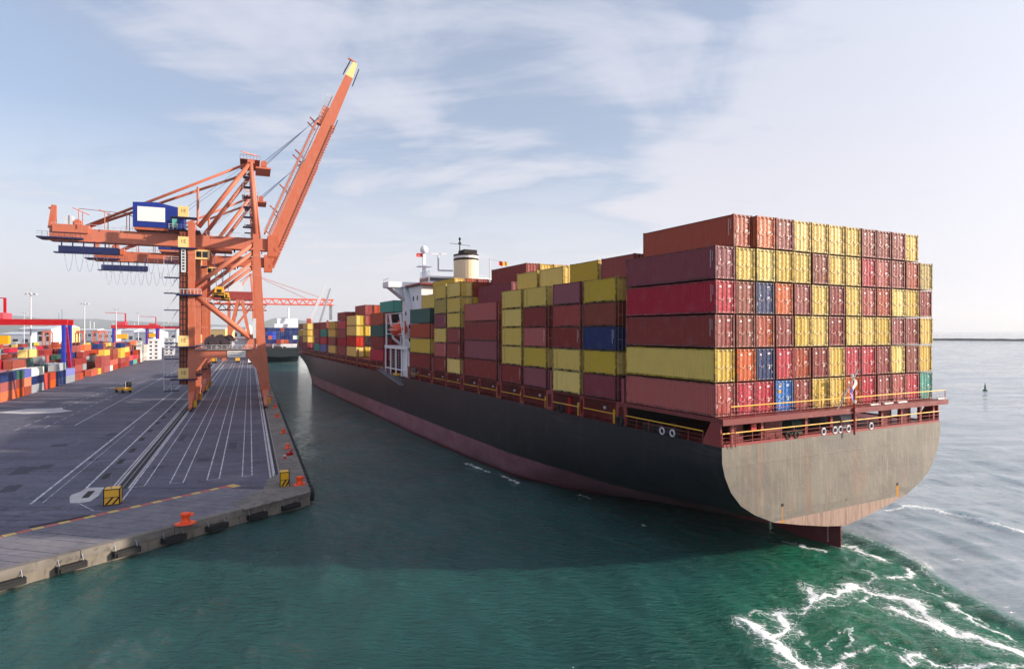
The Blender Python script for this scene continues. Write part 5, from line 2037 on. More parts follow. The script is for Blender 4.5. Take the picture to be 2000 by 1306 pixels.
    cb.add([(-16.4, GY - 4.2, 37.6), (-13.4, GY - 4.2, 37.6), (-13.0, GY - 4.2, 40.0), (-16.4, GY - 4.2, 40.0), (-16.4, GY - 1.9, 37.6), (-13.4, GY - 1.9, 37.6), (-13.0, GY - 1.9, 40.0), (-16.4, GY - 1.9, 40.0)],
           [(0, 1, 2, 3), (7, 6, 5, 4), (0, 4, 5, 1), (1, 5, 6, 2), (2, 6, 7, 3), (3, 7, 4, 0)])
    cbo = cb.build('operator_cab', M['plate'], c)
    for x in (-16.1, -14.7):
        MB().b2(x, x + 1.15, GY - 4.26, GY - 4.19, 38.1, 39.6).build('cab_window', M['glass'], cbo)
    MB().b2(-17.5, -8.0, GY - 3.4, GY + 3.4, 40.1, 40.7).build('trolley', M['orange_dk'], c)
    # apex
    ap = MB()
    ap.b2(-4.2, -2.5, 2.0, 16.6, 62.6, 63.6)
    ap.b2(-2.2, 1.5, 5.0, 13.6, 62.2, 62.6)
    ap.build('apex_beam', O, c)
    q = MB()
    q.b2(-6.0, -1.2, 3.6, 15.0, 63.85, 63.97)
    for y in (3.7, 14.9):
        q.b2(-6.0, -1.2, y - .04, y + .04, 65.0, 65.08)
        for i in range(7):
            q.b2(-6.0 + i * .8, -5.93 + i * .8, y - .04, y + .04, 63.97, 65.05)
    q.build('apex_platform', M['orange_dk'], c)
    for y in (5.5, 9.3, 13.0):
        MB().tube((-.2, y - .3, 63.6), (-.2, y + .3, 63.6), .8, 14).build('sheave', O, c)
    MB().bar((-5.6, 3, 65.6), (-1.6, 5, 65.3), .25).build('apex_davit', O, c)
    # back stays
    for y in (GY - 5.6, GY + 5.6):
        MB().tube((-4.0, y, 62.9), (-40.2, GY + (1.0 if y > GY else -1.0), 44.9), .34, 8).build('back_stay', O, c, True)
        MB().tube((-2.9, y, 61), (-1.2, GY + (2 if y > GY else -2), 44.4), .3, 8).build('tower_strut', O, c, True)
    # tower stairs
    for i in range(6):
        z = 46.5 + i * 2.6
        p = MB()
        p.b2(-5.3, -2.9, 3.6, 6.2, z - .15, z)
        po = p.build('tower_landing', DB, c)
        q = MB()
        q.b2(-5.3, -5.24, 3.6, 6.2, z + 1.0, z + 1.08); q.b2(-5.3, -2.9, 3.55, 3.62, z + 1.0, z + 1.08)
        q.b2(-5.3, -5.22, 3.55, 3.63, z, z + 2.5)
        q.bar((-5.0, 5.2, z), (-3.3, 5.2, z + 2.5), .5, .1)
        q.build('tower_landing_railing', M['lgrey'], po)
    # hinge and raised boom
    hp = MB()
    hp.b2(.8, 3.4, GY - 2.2, GY - 1.4, 39.4, 45.0); hp.b2(.8, 3.4, GY + 1.4, GY + 2.2, 39.4, 45.0)
    hp.tube((3.0, GY - 2.3, 41.4), (3.0, GY + 2.3, 41.4), .6, 12)
    hp.build('boom_hinge', O, c)
    p0, p1 = Vector((2.0, GY, 41.6)), Vector((22.3, GY, 91.6))
    d = (p1 - p0).normalized()
    nrm = Vector((d.z, 0, -d.x))            # the boom's underside, facing the water
    bm = MB()
    bm.bar(p0, p0 + (p1 - p0) * .70, 2.6, 3.3, 2.5, 3.1, up=(1, 0, 0))
    bm.bar(p0 + (p1 - p0) * .70, p1, 2.5, 3.1, 2.0, 2.2, up=(1, 0, 0))
    bmo = bm.build('boom', O, c)
    fl = MB()
    a, b = p0 + nrm * 1.75, p0 + (p1 - p0) * .72 + nrm * 1.6
    for y in (-1.45, 1.45):
        fl.bar(a + Vector((0, y, 0)), b + Vector((0, y, 0)), .18, .6, up=tuple(nrm))
    n = 46
    for i in range(n):
        q = a + (b - a) * (i / n)
        fl.bar(q + Vector((0, -1.9, 0)) + nrm * .3, q + Vector((0, -1.4, 0)) + nrm * .55, .2, .25)
    fl.build('trolley_rail', O, bmo)
    tp = MB()
    tp.bar(p1, p1 + d * 4.6, 2.0, 2.2, 1.5, 1.2, up=(1, 0, 0))
    tp.build('boom_tip', M['plate'], bmo)
    q = MB()
    t1 = p1 + d * 4.6
    q.bar(p1 + d * .5 - nrm * 1.7, t1 - nrm * 1.4, 2.6, .2, up=tuple(nrm))
    q.bar(p1 - d * 1.2 + nrm * 1.8, p1 + d * 3.2 + nrm * 1.6, 2.6, .25, up=tuple(nrm))
    q.build('tip_platform', M['gap'], bmo)
    MB().bar(t1 + Vector((.3, 0, .3)), t1 + Vector((-1.9, 0, 1.3)), .4).build('tip_davit', O, bmo)
    # walkway, rails and rope gear on the back of the boom
    w = MB()
    a, b = p0 + d * 4 - nrm * 2.5, p0 + (p1 - p0) * .86 - nrm * 1.9
    w.bar(a, b, 2.2, .14, up=tuple(nrm))
    wo = w.build('boom_walkway', M['orange_dk'], bmo)
    r = MB()
    for y in (-1.3, 1.3):
        for off in (.7, 1.3):
            r.bar(a + Vector((0, y, 0)) - nrm * off, b + Vector((0, y, 0)) - nrm * off, .06)
        for i in range(40):
            q = a + (b - a) * (i / 39) + Vector((0, y, 0))
            r.bar(q, q - nrm * 1.3, .07)
    r.build('boom_railing', M['lgrey'], wo)
    for k_ in (.18, .30, .47, .50, .66, .69):
        q = p0 + (p1 - p0) * k_ - nrm * 2.4
        MB().bar(q, q - nrm * 2.6 + d * 1.0, .45, .3).build('rope_support', O, bmo)
    lift = p0 + (p1 - p0) * .76 - nrm * 2.2
    MB().bar(lift - d * 3.5, lift + d * 1.8, 2.0, 1.5, up=tuple(nrm)).build('lifting_frame', O, bmo)
    st_ = MB()
    for y in (-1.6, 1.6):
        st_.bar(p0 + d * 3 - nrm * 3.4 + Vector((0, y, 0)), p0 + (p1 - p0) * .70 - nrm * 3.0 + Vector((0, y, 0)), .3, .36)
    st_.build('folded_stay', O, bmo)
    for y in (-2.4, -1.6, 0.2, 1.0, 2.2):
        MB().tube((-.2, GY + y * 1.5, 64.3), lift + Vector((0, y * .6, 0)) + d * (y * .5), .05, 5).build('boom_rope', M['rope'], c)
    for y in (-2.0, 2.0):
        MB().tube((-4.4, GY + y, 63.6), (hx1, GY + y, 50.4), .04, 5).build('hoist_rope', M['rope'], c)
    return c


crane = quay_crane(U0, '1E', 'nearer orange quay crane with its boom raised, blue machinery house with white panel')
crane2 = copy_tree(crane)
crane2.location = uv(U0 + 45.7, 3.7, QZ)
crane2['label'] = 'second orange quay crane, close behind the nearest one, boom also raised'


def spreader(u, v, z, ztop, label, s=1.0):
    p = uv(u, v, z)
    h = empty('headblock', p, QROT, label, 'headblock')
    m = MB()
    m.add([(-1.2 * s, -1.1, 1.0 * s), (1.2 * s, -1.1, 1.0 * s), (.95 * s, -1.1, 2.6 * s), (-.95 * s, -1.1, 2.6 * s), (-1.2 * s, 1.1, 1.0 * s), (1.2 * s, 1.1, 1.0 * s), (.95 * s, 1.1, 2.6 * s), (-.95 * s, 1.1, 2.6 * s)],
          [(0, 1, 2, 3), (7, 6, 5, 4), (0, 4, 5, 1), (1, 5, 6, 2), (2, 6, 7, 3), (3, 7, 4, 0)])
    m.build('body', M['yellow'], h)
    MB().b2(-.55 * s, .55 * s, -1.16, -1.09, 1.1 * s, 1.9 * s).build('opening', M['gap'], h)
    MB().b2(-1.5 * s, 1.5 * s, -2.9, 2.9, 0, .9 * s).build('spreader_frame', M['gap'], h)
    e = MB()
    for x in (-1.35 * s, 1.35 * s):
        e.b2(x - .12, x + .12, -3.0, -2.9, -.25, .9 * s)
    e.b2(-1.3 * s, 1.3 * s, -2.97, -2.9, .3, .5 * s)
    e.build('yellow_end_frame', M['yellow'], h)
    r = MB()
    for x in (-.7, .7):
        for y in (-.7, .7):
            r.tube((x, y, 2.6 * s), (x * 2, y * 2, ztop - z), .05, 5)
    r.build('hoist_ropes', M['rope'], h)
    return h


spreader(U0 + 9.3, 3.7 - 11.0, 29.9, QZ + 40.0, 'yellow headblock hanging under the nearer crane between its legs')
spreader(U0 + 55.0, 3.7 - 11.0, 31.0, QZ + 40.0, 'yellow headblock hanging lower, under the second crane')

# ---------------------------------------------------------------- farther cranes and the ship at the next berth


def lattice(mb, a, b, w, h, n, r, y0):
    """box truss along x from a to b at height z"""
    for y in (y0 - w / 2, y0 + w / 2):
        mb.bar((a[0], y, a[1]), (b[0], y, b[1]), r * 1.6)
        mb.bar((a[0], y, a[1] + h), (b[0], y, b[1] + h), r * 1.6)
        for i in range(n):
            x0 = a[0] + (b[0] - a[0]) * i / n
            x1 = a[0] + (b[0] - a[0]) * (i + 1) / n
            if i % 2:
                mb.bar((x0, y, a[1]), (x1, y, a[1] + h), r)
            else:
                mb.bar((x0, y, a[1] + h), (x1, y, a[1]), r)


fc = empty('quay_crane', uv(500, 3.7, QZ), QROT, 'distant orange-red quay crane with its lattice boom lowered over the water', 'crane', 'quay cranes in the distance')
for y in (0, 17):
    MB().bar((0, y, 1.5), (-1.5, y, 46), 1.8, 1.6, up=(1, 0, 0)).build('leg', M['orange'], fc)
    MB().bar((-18, y, 1.5), (-18, y, 42), 1.8, 1.6, up=(1, 0, 0)).build('leg', M['orange'], fc)
    MB().bar((-18, y, 13), (0, y, 13), 1.6).build('portal_beam', M['orange'], fc)
    MB().bar((-17, y, 18), (-1, y, 40), 1.3).build('brace', M['orange'], fc)
    MB().bar((-1.5, y, 46), (-3, 8.5, 63), 1.1).build('tower_leg', M['orange'], fc)
    MB().bar((-18, y, 42), (-3, 8.5, 63), .8).build('tower_brace', M['orange'], fc)
lm = MB()
lattice(lm, (-28, 40), (58, 40), 7, 4.2, 30, .45, 8.5)
lm.bar((58, 5, 40), (58, 12, 40), .6); lm.bar((58, 5, 44), (58, 12, 44), .6)
lm.build('lattice_boom', paint('pink_red_boom_paint', '#d8502e', .5, .3, .03), fc)
for x, z in ((38, 44.5), (52, 44.5)):
    MB().tube((-3, 7, 63), (x, 6, z), .22, 6).build('fore_stay', M['orange'], fc)
MB().tube((-3, 9, 63), (-26, 9, 44), .22, 6).build('back_stay', M['orange'], fc)
MB().b2(-22, -10, 3, 14, 45, 50).build('machinery_house', M['lgrey'], fc)
MB().b2(55.3, 57.3, 7, 9, 28, 40).build('hanging_cab_mast', M['steel'], fc)
fc2 = empty('quay_crane', uv(400, 3.7, QZ), QROT, 'dark distant quay crane seen between the legs of the nearer cranes', 'crane', 'quay cranes in the distance')
for y in (0, 16):
    MB().bar((-1, y, 1.5), (-8, y, 38), 1.8, up=(1, 0, 0)).build('leg', M['orange'], fc2)
    MB().bar((-18, y, 1.5), (-10, y, 38), 1.8, up=(1, 0, 0)).build('leg', M['orange'], fc2)
    MB().bar((-17, y, 12), (-2, y, 12), 1.5).build('portal_beam', M['orange'], fc2)
MB().b2(-24, -2, 2, 14, 38, 43).build('slewing_deck', M['c_maroon'], fc2)
MB().b2(-20, -8, 3, 13, 43, 49).build('machinery_house', M['lgrey'], fc2)
hb = MB(); lattice(hb, (-34, 32), (6, 32), 5, 3.5, 16, .4, 8)
hb.build('lattice_girder', M['orange_dk'], fc2)
# light grey slewing crane beyond
gx, gy = ground(548, 700)
gc = empty('harbour_crane', (ground(548, 706)[0], 430, QZ), R(10), 'grey harbour crane with two slanting jibs behind the moored ship', 'crane')
MB().b2(-3.5, 3.5, -3, 3, 0, 4).build('base', M['lgrey'], gc)
MB().bar((0, 0, 4), (0, 0, 24), 3.0, 2.6).build('tower', M['lgrey'], gc)
MB().bar((-1, 0, 18), (14, 3, 53), 2.6, 2.6, 1.5, 1.5).build('jib', M['lgrey'], gc)
MB().bar((6, 4, 14), (16, 8, 50), 1.5, 1.5, .9, .9).build('jib', M['steel'], gc)
MB().b2(9, 13, -2, 2, 15, 25).build('counterweight', M['c_navy'], gc)
MB().b2(1, 4, -2, 2, 24, 28).build('machinery_house', M['c_rust'], gc)

# moored ship ahead
mx, my = ground(552, 707, 0)
ms_ = empty('moored_ship', (mx, my, 0), QROT, 'dark-hulled ship moored ahead, blue and red containers stacked at its stern', 'ship')
hm = MB()
sec = [(-12.2, 9.5), (-12.0, 6), (-10.5, 3), (-6, 1.0), (0, .3), (6, 1.0), (10.5, 3), (12.0, 6), (12.2, 9.5)]
sec0 = [(x * .99, max(z, 3.4 + abs(x) * .06)) for x, z in sec]
sec2 = [(x, z if abs(x) > 11 else -3) for x, z in sec]
rows = [(0, sec0), (6, sec), (22, sec2), (110, sec2), (140, [(x * .1, z) for x, z in sec2])]
vs_ = [(x, y, z) for y, s_ in rows for x, z in s_]
n = len(sec)
fs_ = [(i * n + j, i * n + j + 1, (i + 1) * n + j + 1, (i + 1) * n + j) for i in range(len(rows) - 1) for j in range(n - 1)]
fs_.append(tuple(range(n - 1, -1, -1)))
hm.add(vs_, fs_)
hm.build('hull', plain('moored_hull_black', '#17232a', .5, .3), ms_)
MB().b2(-12, 12, .3, 110, 9.3, 9.6).build('deck', M['deckred'], ms_)
st_ = MB()
for x in (-11.5, -6, 0, 6, 11.5):
    st_.b2(x - .3, x + .3, .4, 1.0, 9.6, 12.4)
st_.build('stern_pillars', M['lgrey'], ms_)
MB().b2(-12, 12, .3, 30, 12.2, 12.5).build('platform', M['deckred'], ms_)
MB().b2(2, 12.1, -.02, .25, 9.7, 11.2).build('stern_rail_panel', M['lgrey'], ms_)
MB().b2(-4, 12, 34, 48, 9.6, 26).build('superstructure', M['white'], ms_)
MB().b2(-2, 12, 36, 46, 26, 30).build('bridge_house', M['white'], ms_)
MB().tube((6, 41, 30), (6, 41, 38), .5, 8).build('mast', M['white'], ms_)
rr = random.Random(4)
for ti in range(4):
    for ci in range(9):
        colr = rr.choice(['navy', 'navy', 'navy', 'rust', 'royal', 'maroon', 'navy']) if not (ti == 1 and ci > 6) else ('white' if ci == 7 else 'teal')
        p_ = (mx + QV[0] * (-10.4 + ci * 2.6) + QU[0] * 1.0, my + QV[1] * (-10.4 + ci * 2.6) + QU[1] * 1.0, 12.55 + ti * 2.63)
        m = MB().b2(-1.22, 1.22, 0, 12.19, 0, 2.59)
        o = m.build('shipping_container', M['c_' + colr])
        o.location = p_
        o.rotation_euler = (0, 0, QROT)
        tag(o, f'{CONT[colr][1]} container on moored ship, {ORD[ti + 1]} tier up, {ORD[ci + 1]} column from left', 'container', 'containers on the moored ship')

# ---------------------------------------------------------------- yard


def simple_box_mesh(L, H):
    """light container: ribbed sides, posts and a two-leaf door end"""
    key = ('s', L, H)
    if key in CMESH:
        return CMESH[key]
    hw = CW / 2
    m = MB()
    m.b2(-hw + .04, hw - .04, .04, L - .04, .05, H - .04)
    for x in (-hw + .07, hw - .07):
        for y in (.07, L - .07):
            m.box((x, y, H / 2), (.16, .16, H))
        m.b2(x - .06, x + .06, .1, L - .1, 0, .16)
        m.b2(x - .06, x + .06, .1, L - .1, H - .11, H - .005)
    n = int(L / .6)
    for i in range(n):
        y = .2 + (L - .4) * i / n
        for x in (-hw + .03, hw - .03):
            m.b2(x - .025, x + .025, y, y + .3, .16, H - .1)
    CMESH[key] = m.mesh('shipping_container', M['gap'])
    return CMESH[key]


ROWV = [-63.0, -66.6, -69.4, -72.2]


def yard_box(u, row, tier, L, colr, label):
    if L > 7:
        o = omat(link('shipping_container', simple_box_mesh(L, 2.59)), M['c_' + colr])
    else:
        o = omat(link('shipping_container', simple_box_mesh(L, 2.59)), M['c_' + colr])
    p = uv(u, ROWV[row], QZ + .01 + tier * 2.60)
    o.location = p
    o.rotation_euler = (0, 0, QROT)
    tag(o, label, 'container', 'containers in the yard')
    return o


FRONT = [  # (length, colours bottom up) along the yard's front row from the left edge of the picture
    (12.19, 'orange maroon navy'), (6.06, 'orange brown green'), (6.06, 'brown orange lilac'), (12.19, 'grey navy white'), (6.06, 'red red'), (6.06, 'orange rust'),
    (12.19, 'navy navy grey'), (12.19, 'grey lilac'), (6.06, 'brown'), (6.06, 'rust'), (12.19, '-'), (12.19, 'rust'), (6.06, 'yellow'), (6.06, 'maroon maroon maroon'),
    (12.19, 'maroon maroon maroon yellow'), (6.06, 'white rust'), (12.19, 'rust rust brown brown'), (6.06, '-'), (12.19, 'maroon maroon yellow yellow navy'), (12.19, 'rust maroon orange pale'),
    (12.19, 'navy red'), (12.19, 'teal crimson'), (12.19, 'rust rust rust'), (12.19, 'white white white white white'), (12.19, '-'), (12.19, 'white white white white'), (12.19, 'maroon white white'),
]
cols_second = ['navy', 'white', 'orange', 'royal', 'rust', 'maroon', 'brown', 'salmon', 'brown', 'grey', 'crimson', 'yellow', 'maroon', 'navy', 'green']
u = 206.0
us = []
sn = 0
for L_, spec in FRONT:
    us.append(u)
    if spec != '-':
        sn += 1
        for ti, colr in enumerate(spec.split()):
            yard_box(u, 0, ti, L_, colr, f'{CONT[colr][1]} container, yard front row, {ORD[ti + 1]} tier up, {ORD[sn]} stack from left')
    u += L_ + .5
yend = u
rr = random.Random(12)
# the next rows stand higher; only their upper boxes show over the front row
UP = {0: 'red rust', 1: 'maroon salmon', 2: 'white maroon grey', 3: 'rust crimson orange royal', 4: 'salmon orange salmon', 5: 'white salmon'}
stk = MB()
smats = [M['c_' + k] for k in ('maroon', 'rust', 'navy', 'brown', 'maroon', 'grey', 'yellow', 'brown', 'green', 'crimson')]
for row, hi_rng in ((1, (3, 4)), (2, (4, 5)), (3, (3, 4))):
    uu = 200.0 + row * 2.3
    sn = 0
    while uu < yend - 6:
        L_ = 12.19 if rr.random() < .65 else 6.06
        hgt = rr.randint(*hi_rng)
        if rr.random() < .10 or (uu < 299 and uu + L_ > 282):
            uu += L_ + .6
            continue
        sn += 1
        for ti in range(hgt):
            colr = rr.choice(cols_second)
            if ti >= hgt - (2 if row == 1 else 1) and row < 3 and sn < 24:
                yard_box(uu, row, ti, L_, colr, f'{CONT[colr][1]} container, yard {ORD[row + 1]} row back, {ORD[ti + 1]} tier up, {ORD[sn]} stack from left')
            else:
                stk.cur = rr.randrange(len(smats))
                a = uv(uu + L_ / 2, ROWV[row], QZ + .01 + ti * 2.6 + 1.295)
                stk.box(a, (2.43, L_, 2.58), QROT)
        uu += L_ + .6
# farther blocks, one mass of boxes
for v0 in (-86, -89, -92, -112, -115, -118, -121, -124, -145, -148, -151, -154, -175, -178, -181, -184):
    uu = 205 + rr.uniform(0, 10)
    while uu < 640:
        L_ = 12.19
        if rr.random() < .80:
            for ti in range(rr.randint(1, 4)):
                stk.cur = rr.randrange(len(smats))
                a = uv(uu + L_ / 2, v0, QZ + .01 + ti * 2.6 + 1.295)
                stk.box(a, (2.43, L_, 2.58), QROT)
        uu += L_ + .6
for v0 in (-30, -36, -39, -42, -55, -58):
    uu = 640
    while uu < 900:
        if rr.random() < .6:
            for ti in range(rr.randint(1, 3)):
                stk.cur = rr.randrange(len(smats))
                stk.box(uv(uu + 6, v0, QZ + .01 + ti * 2.6 + 1.295), (2.43, 12.19, 2.58), QROT)
        uu += 13
o = stk.build('stacked_containers', smats)
tag(o, 'mass of stacked containers in every colour filling the yard behind', 'containers', kind='stuff')


def reefer_rack(u, label):
    r = empty('reefer_rack', uv(u, -59.0, QZ), QROT, label, 'reefer rack', 'white reefer racks')
    m = MB()
    m.b2(-3.2, 3.2, 0, .3, 0, 14)
    m.build('gable', M['white'], r)
    for ti in range(5):
        MB().b2(-3.3, 3.3, -.6, .0, 2.75 + ti * 2.6, 2.9 + ti * 2.6).build('gallery', M['lgrey'], r)
        for x in (-1.7, 1.4):
            MB().b2(x - .8, x + .8, -.06, -.001, .8 + ti * 2.6, 1.9 + ti * 2.6).build('dark_vent', M['gap'], r)
    for ti in range(5):
        MB().b2(-3.1, 3.1, .32, 12.5, .1 + ti * 2.6, 2.6 + ti * 2.6).build('reefer_box', M['white'], r)
    return r


reefer_rack(470, 'white five-high reefer rack with dark vents, nearest of the two')
reefer_rack(555, 'white five-high reefer rack with dark vents, farther of the two')


def gantry(u, v_right, span, top, label):
    g = empty('yard_gantry', uv(u, v_right, QZ), QROT, label, 'gantry crane', 'red and blue yard gantries')
    for y in (0, 8.5):
        b = MB()
        b.b2(-span - 1.2, 1.2, y - .6, y + .6, top - 2.2, top)
        b.build('beam', M['red'], g)
        for x in (0, -span):
            l_ = MB()
            l_.bar((x, y, top - 2.2), (x, y, 2.2), 2.4, 1.1, 1.7, 1.0, up=(1, 0, 0))
            l_.build('leg', M['gblue'], g)
    for x in (0, -span):
        MB().b2(x - .7, x + .7, -2.2, 10.7, 1.3, 2.5).build('sill_beam', M['gblue'], g)
        MB().bar((x + .5, 1.0, top - 3), (x + .5, 7.4, 3.0), .9).build('brace', M['c_crimson'], g)
        w = MB()
        for y in (-1.5, 1.2, 7.3, 10.0):
            w.tube((x - .4, y, .8), (x + .4, y, .8), .8, 14)
        w.build('tyre_set', M['black'], g)
    MB().b2(-span * .93, -span * .72, -.4, 8.9, top + .05, top + 2.4).build('trolley_house', M['c_crimson'], g)
    t = MB()
    t.bar((-span * .75, 4, top + 2.4), (-span * .75, 4, top + 8.2), .8)
    t.bar((-span * .75, 4, top + 8.0), (-span * .75 - 12, 4, top + 8.6), .35)
    t.build('rail_post', M['red'], g)
    h = MB()
    h.b2(-span * .95, -span * .70, 2.8, 5.6, top - 9.5, top - 6.2)
    h.build('spreader', M['yellow'], g)
    a = MB(); a.tube((-.6, 0, top), (-.6, 0, top + 4), .08, 5); a.tube((-1.6, 0, top), (-1.6, 0, top + 2.6), .06, 5)
    a.build('aerial', M['rope'], g)
    return g


gantry(286, -66.2, 26.0, 23.8, 'red-beamed yard gantry with blue legs at the left edge of the picture')
gantry(493, -60, 26, 23.4, 'farther red-beamed yard gantry with two blue legs over the yellow boxes')
gantry(610, -56, 26, 23.4, 'farthest red yard gantry, just left of the crane legs')


def light_mast(x, y, h, label):
    m_ = empty('light_mast', (x, y, QZ), 0, label, 'light mast', 'tall yard light masts')
    MB().tube((0, 0, 0), (0, 0, h), .42, 10, .2).build('pole', M['lgrey'], m_)
    r = MB()
    r.torus((0, 0, h - .8), (0, 0, 1), 1.7, .14, 16, 6)
    r.bar((-1.7, 0, h - .8), (1.7, 0, h - .8), .15); r.bar((0, -1.7, h - .8), (0, 1.7, h - .8), .15)
    ro = r.build('lamp_ring', M['steel'], m_)
    for i in range(8):
        a = i * math.pi / 4
        MB().box((2.0 * math.cos(a), 2.0 * math.sin(a), h - .95), (.7, .7, .35), a).build('floodlight', M['lgrey'], ro)
    MB().tube((0, 0, h), (0, 0, h + 1.6), .05, 5).build('lightning_rod', M['steel'], m_)
    return m_


for n, (px, D, h, lb_) in enumerate(((60, 244, 35, 'tallest light mast, behind the left yard gantry'), (165, 331, 35, 'second tallest light mast, right of the left gantry'),
                                    (227, 412, 35, 'light mast by the left leg of the farther gantry'), (270, 502, 35, 'light mast over the middle of the farther gantry'),
                                    (300, 619, 35, 'small light mast by the right leg of the farther gantry'), (47, 500, 35, 'small distant light mast left of the tallest one'))):
    light_mast((px - 1000) / 1190 * D, D, h, lb_)

# terminal tractor on the apron
p = ground(241, 766)
tr = empty('terminal_tractor', (p[0], p[1], QZ), R(-32), 'low yellow terminal tractor with a dark cab crossing the apron', 'tractor')
m = MB()
m.add([(-3.1, -1.15, .75), (3.1, -1.15, .75), (3.1, 1.15, .75), (-3.1, 1.15, .75), (-3.0, -1.1, 1.45), (1.0, -1.1, 1.75), (3.1, -1.1, 1.75), (3.1, 1.1, 1.75), (1.0, 1.1, 1.75), (-3.0, 1.1, 1.45)],
      [(3, 2, 1, 0), (0, 1, 6, 5, 4), (2, 3, 9, 8, 7), (1, 2, 7, 6), (3, 0, 4, 9), (4, 5, 8, 9), (5, 6, 7, 8)])
m.build('chassis', M['yellow'], tr)
MB().b2(.9, 2.7, -.1, 1.1, 1.76, 3.35).build('cab', M['gap'], tr)
MB().b2(.88, 1.0, .0, 1.0, 2.3, 3.1).build('windscreen', M['glass'], tr)
MB().tube((3.0, -.8, 1.7), (3.0, -.8, 3.6), .08, 6).build('exhaust', M['lgrey'], tr)
for x in (-2.0, 1.9):
    for y in (-1.05, 1.05):
        w = MB().tube((x, y - .2, .55), (x, y + .2, .55), .55, 14).build('wheel', M['black'], tr)


def truck(px, py, colr, label, L=7.0):
    p = ground(px, py)
    t = empty('truck', (p[0], p[1], QZ), QROT, label, 'truck')
    MB().b2(-1.2, 1.2, 0, L * .68, 1.0, 2.6).build('body', M[colr], t)
    MB().b2(-1.15, 1.15, L * .70, L, .7, 2.9).build('cab', M[colr], t)
    MB().b2(-1.0, 1.0, 0.0, L, .6, .95).build('chassis', M['gap'], t)
    for y in (.9, L * .55, L * .85):
        MB().tube((-1.15, y, .5), (1.15, y, .5), .5, 12).build('wheel_pair', M['black'], t)


truck(418, 708.5, 'yellow', 'small yellow truck on the apron left of the far end', 8)
truck(464, 707.5, 'yellow', 'small yellow truck in the middle of the far apron', 9)
truck(489, 711, 'white', 'white-topped dark van near the berth at the far apron', 6)

# ---------------------------------------------------------------- far port, breakwater, buoy, hills
rr = random.Random(31)
FAR = [('warehouse', 150, 420, 60, 18, 12, 'white', 'long white warehouse behind the yard, left of the gantry leg'), ]
nw = 0
for (px0, px1, y0, y1, D, mat, nm, lab) in (
        (0, 60, 648, 660, 700, 'white', 'warehouse', 'long low white warehouse at the far left'), (35, 105, 637, 652, 760, 'lgrey', 'warehouse', 'grey-white warehouse under the left gantry beam'),
        (72, 100, 636, 660, 640, 'white', 'office_block', 'white office block with window bands behind the yard'), (100, 128, 634, 650, 900, 'plate', 'warehouse', 'cream shed right of the white office block'),
        (236, 262, 641, 655, 800, 'white', 'warehouse', 'pale shed seen under the farther gantry'), (262, 300, 644, 658, 700, 'lgrey', 'warehouse', 'grey shed seen under the farther gantry'),
        (150, 190, 641, 650, 1200, 'lgrey', 'warehouse', 'long grey shed between the two gantries'), (190, 226, 643, 652, 1100, 'white', 'warehouse', 'white shed left of the farther gantry'),
        (306, 345, 640, 655, 900, 'lgrey', 'warehouse', 'grey shed just left of the crane legs'), (405, 440, 638, 655, 900, 'plate', 'warehouse', 'cream shed seen through the crane legs'),
        (440, 480, 634, 655, 1000, 'lgrey', 'warehouse', 'grey building seen through the crane legs'), (548, 585, 632, 655, 640, 'white', 'grain_store', 'white block behind the moored ship')):
    x0, x1 = (px0 - 1000) / 1190 * D, (px1 - 1000) / 1190 * D
    zt = CAM_H + (646 - y0) * D / 1190
    b = empty(nm, ((x0 + x1) / 2, D, QZ), 0, lab, 'building')
    w, h = x1 - x0, zt - QZ
    MB().b2(-w / 2, w / 2, 0, 30, 0, h * .86).build('wall', M[mat], b)
    rf = MB()
    rf.add([(-w / 2 - .4, -.4, h * .86), (w / 2 + .4, -.4, h * .86), (w / 2 + .4, 30.4, h * .86), (-w / 2 - .4, 30.4, h * .86), (-w / 2, 15, h), (w / 2, 15, h)], [(3, 2, 1, 0), (0, 1, 5, 4), (2, 3, 4, 5), (1, 2, 5), (3, 0, 4)])
    rf.build('roof', M['lgrey'], b)
    k = max(2, int(w / 9))
    for i in range(k):
        MB().b2(-w / 2 + w * (i + .25) / k, -w / 2 + w * (i + .75) / k, -.12, -.02, h * .35, h * .55).build('window', M['glass'], b)
    if nm == 'office_block':
        for i in range(k):
            MB().b2(-w / 2 + w * (i + .15) / k, -w / 2 + w * (i + .85) / k, -.12, -.02, h * .62, h * .76).build('window', M['glass'], b)


def straddle(px, D, lab):
    x = (px - 1000) / 1190 * D
    s = empty('straddle_carrier', (x, D, QZ), QROT, lab, 'straddle carrier', 'straddle carriers in the yard')
    for a in (-2.4, 2.4):
        for y in (0, 8):
            MB().b2(a - .4, a + .4, y - .4, y + .4, 0, 17).build('leg', M['orange'], s)
        MB().b2(a - .5, a + .5, -1, 9, 17, 18).build('top_beam', M['orange'], s)
        MB().b2(a - .5, a + .5, -1, 9, .2, 1.4).build('wheel_beam', M['gap'], s)
    MB().b2(-2.8, 2.8, 2.5, 5.5, 18.0, 19.5).build('engine_house', M['c_rust'], s)


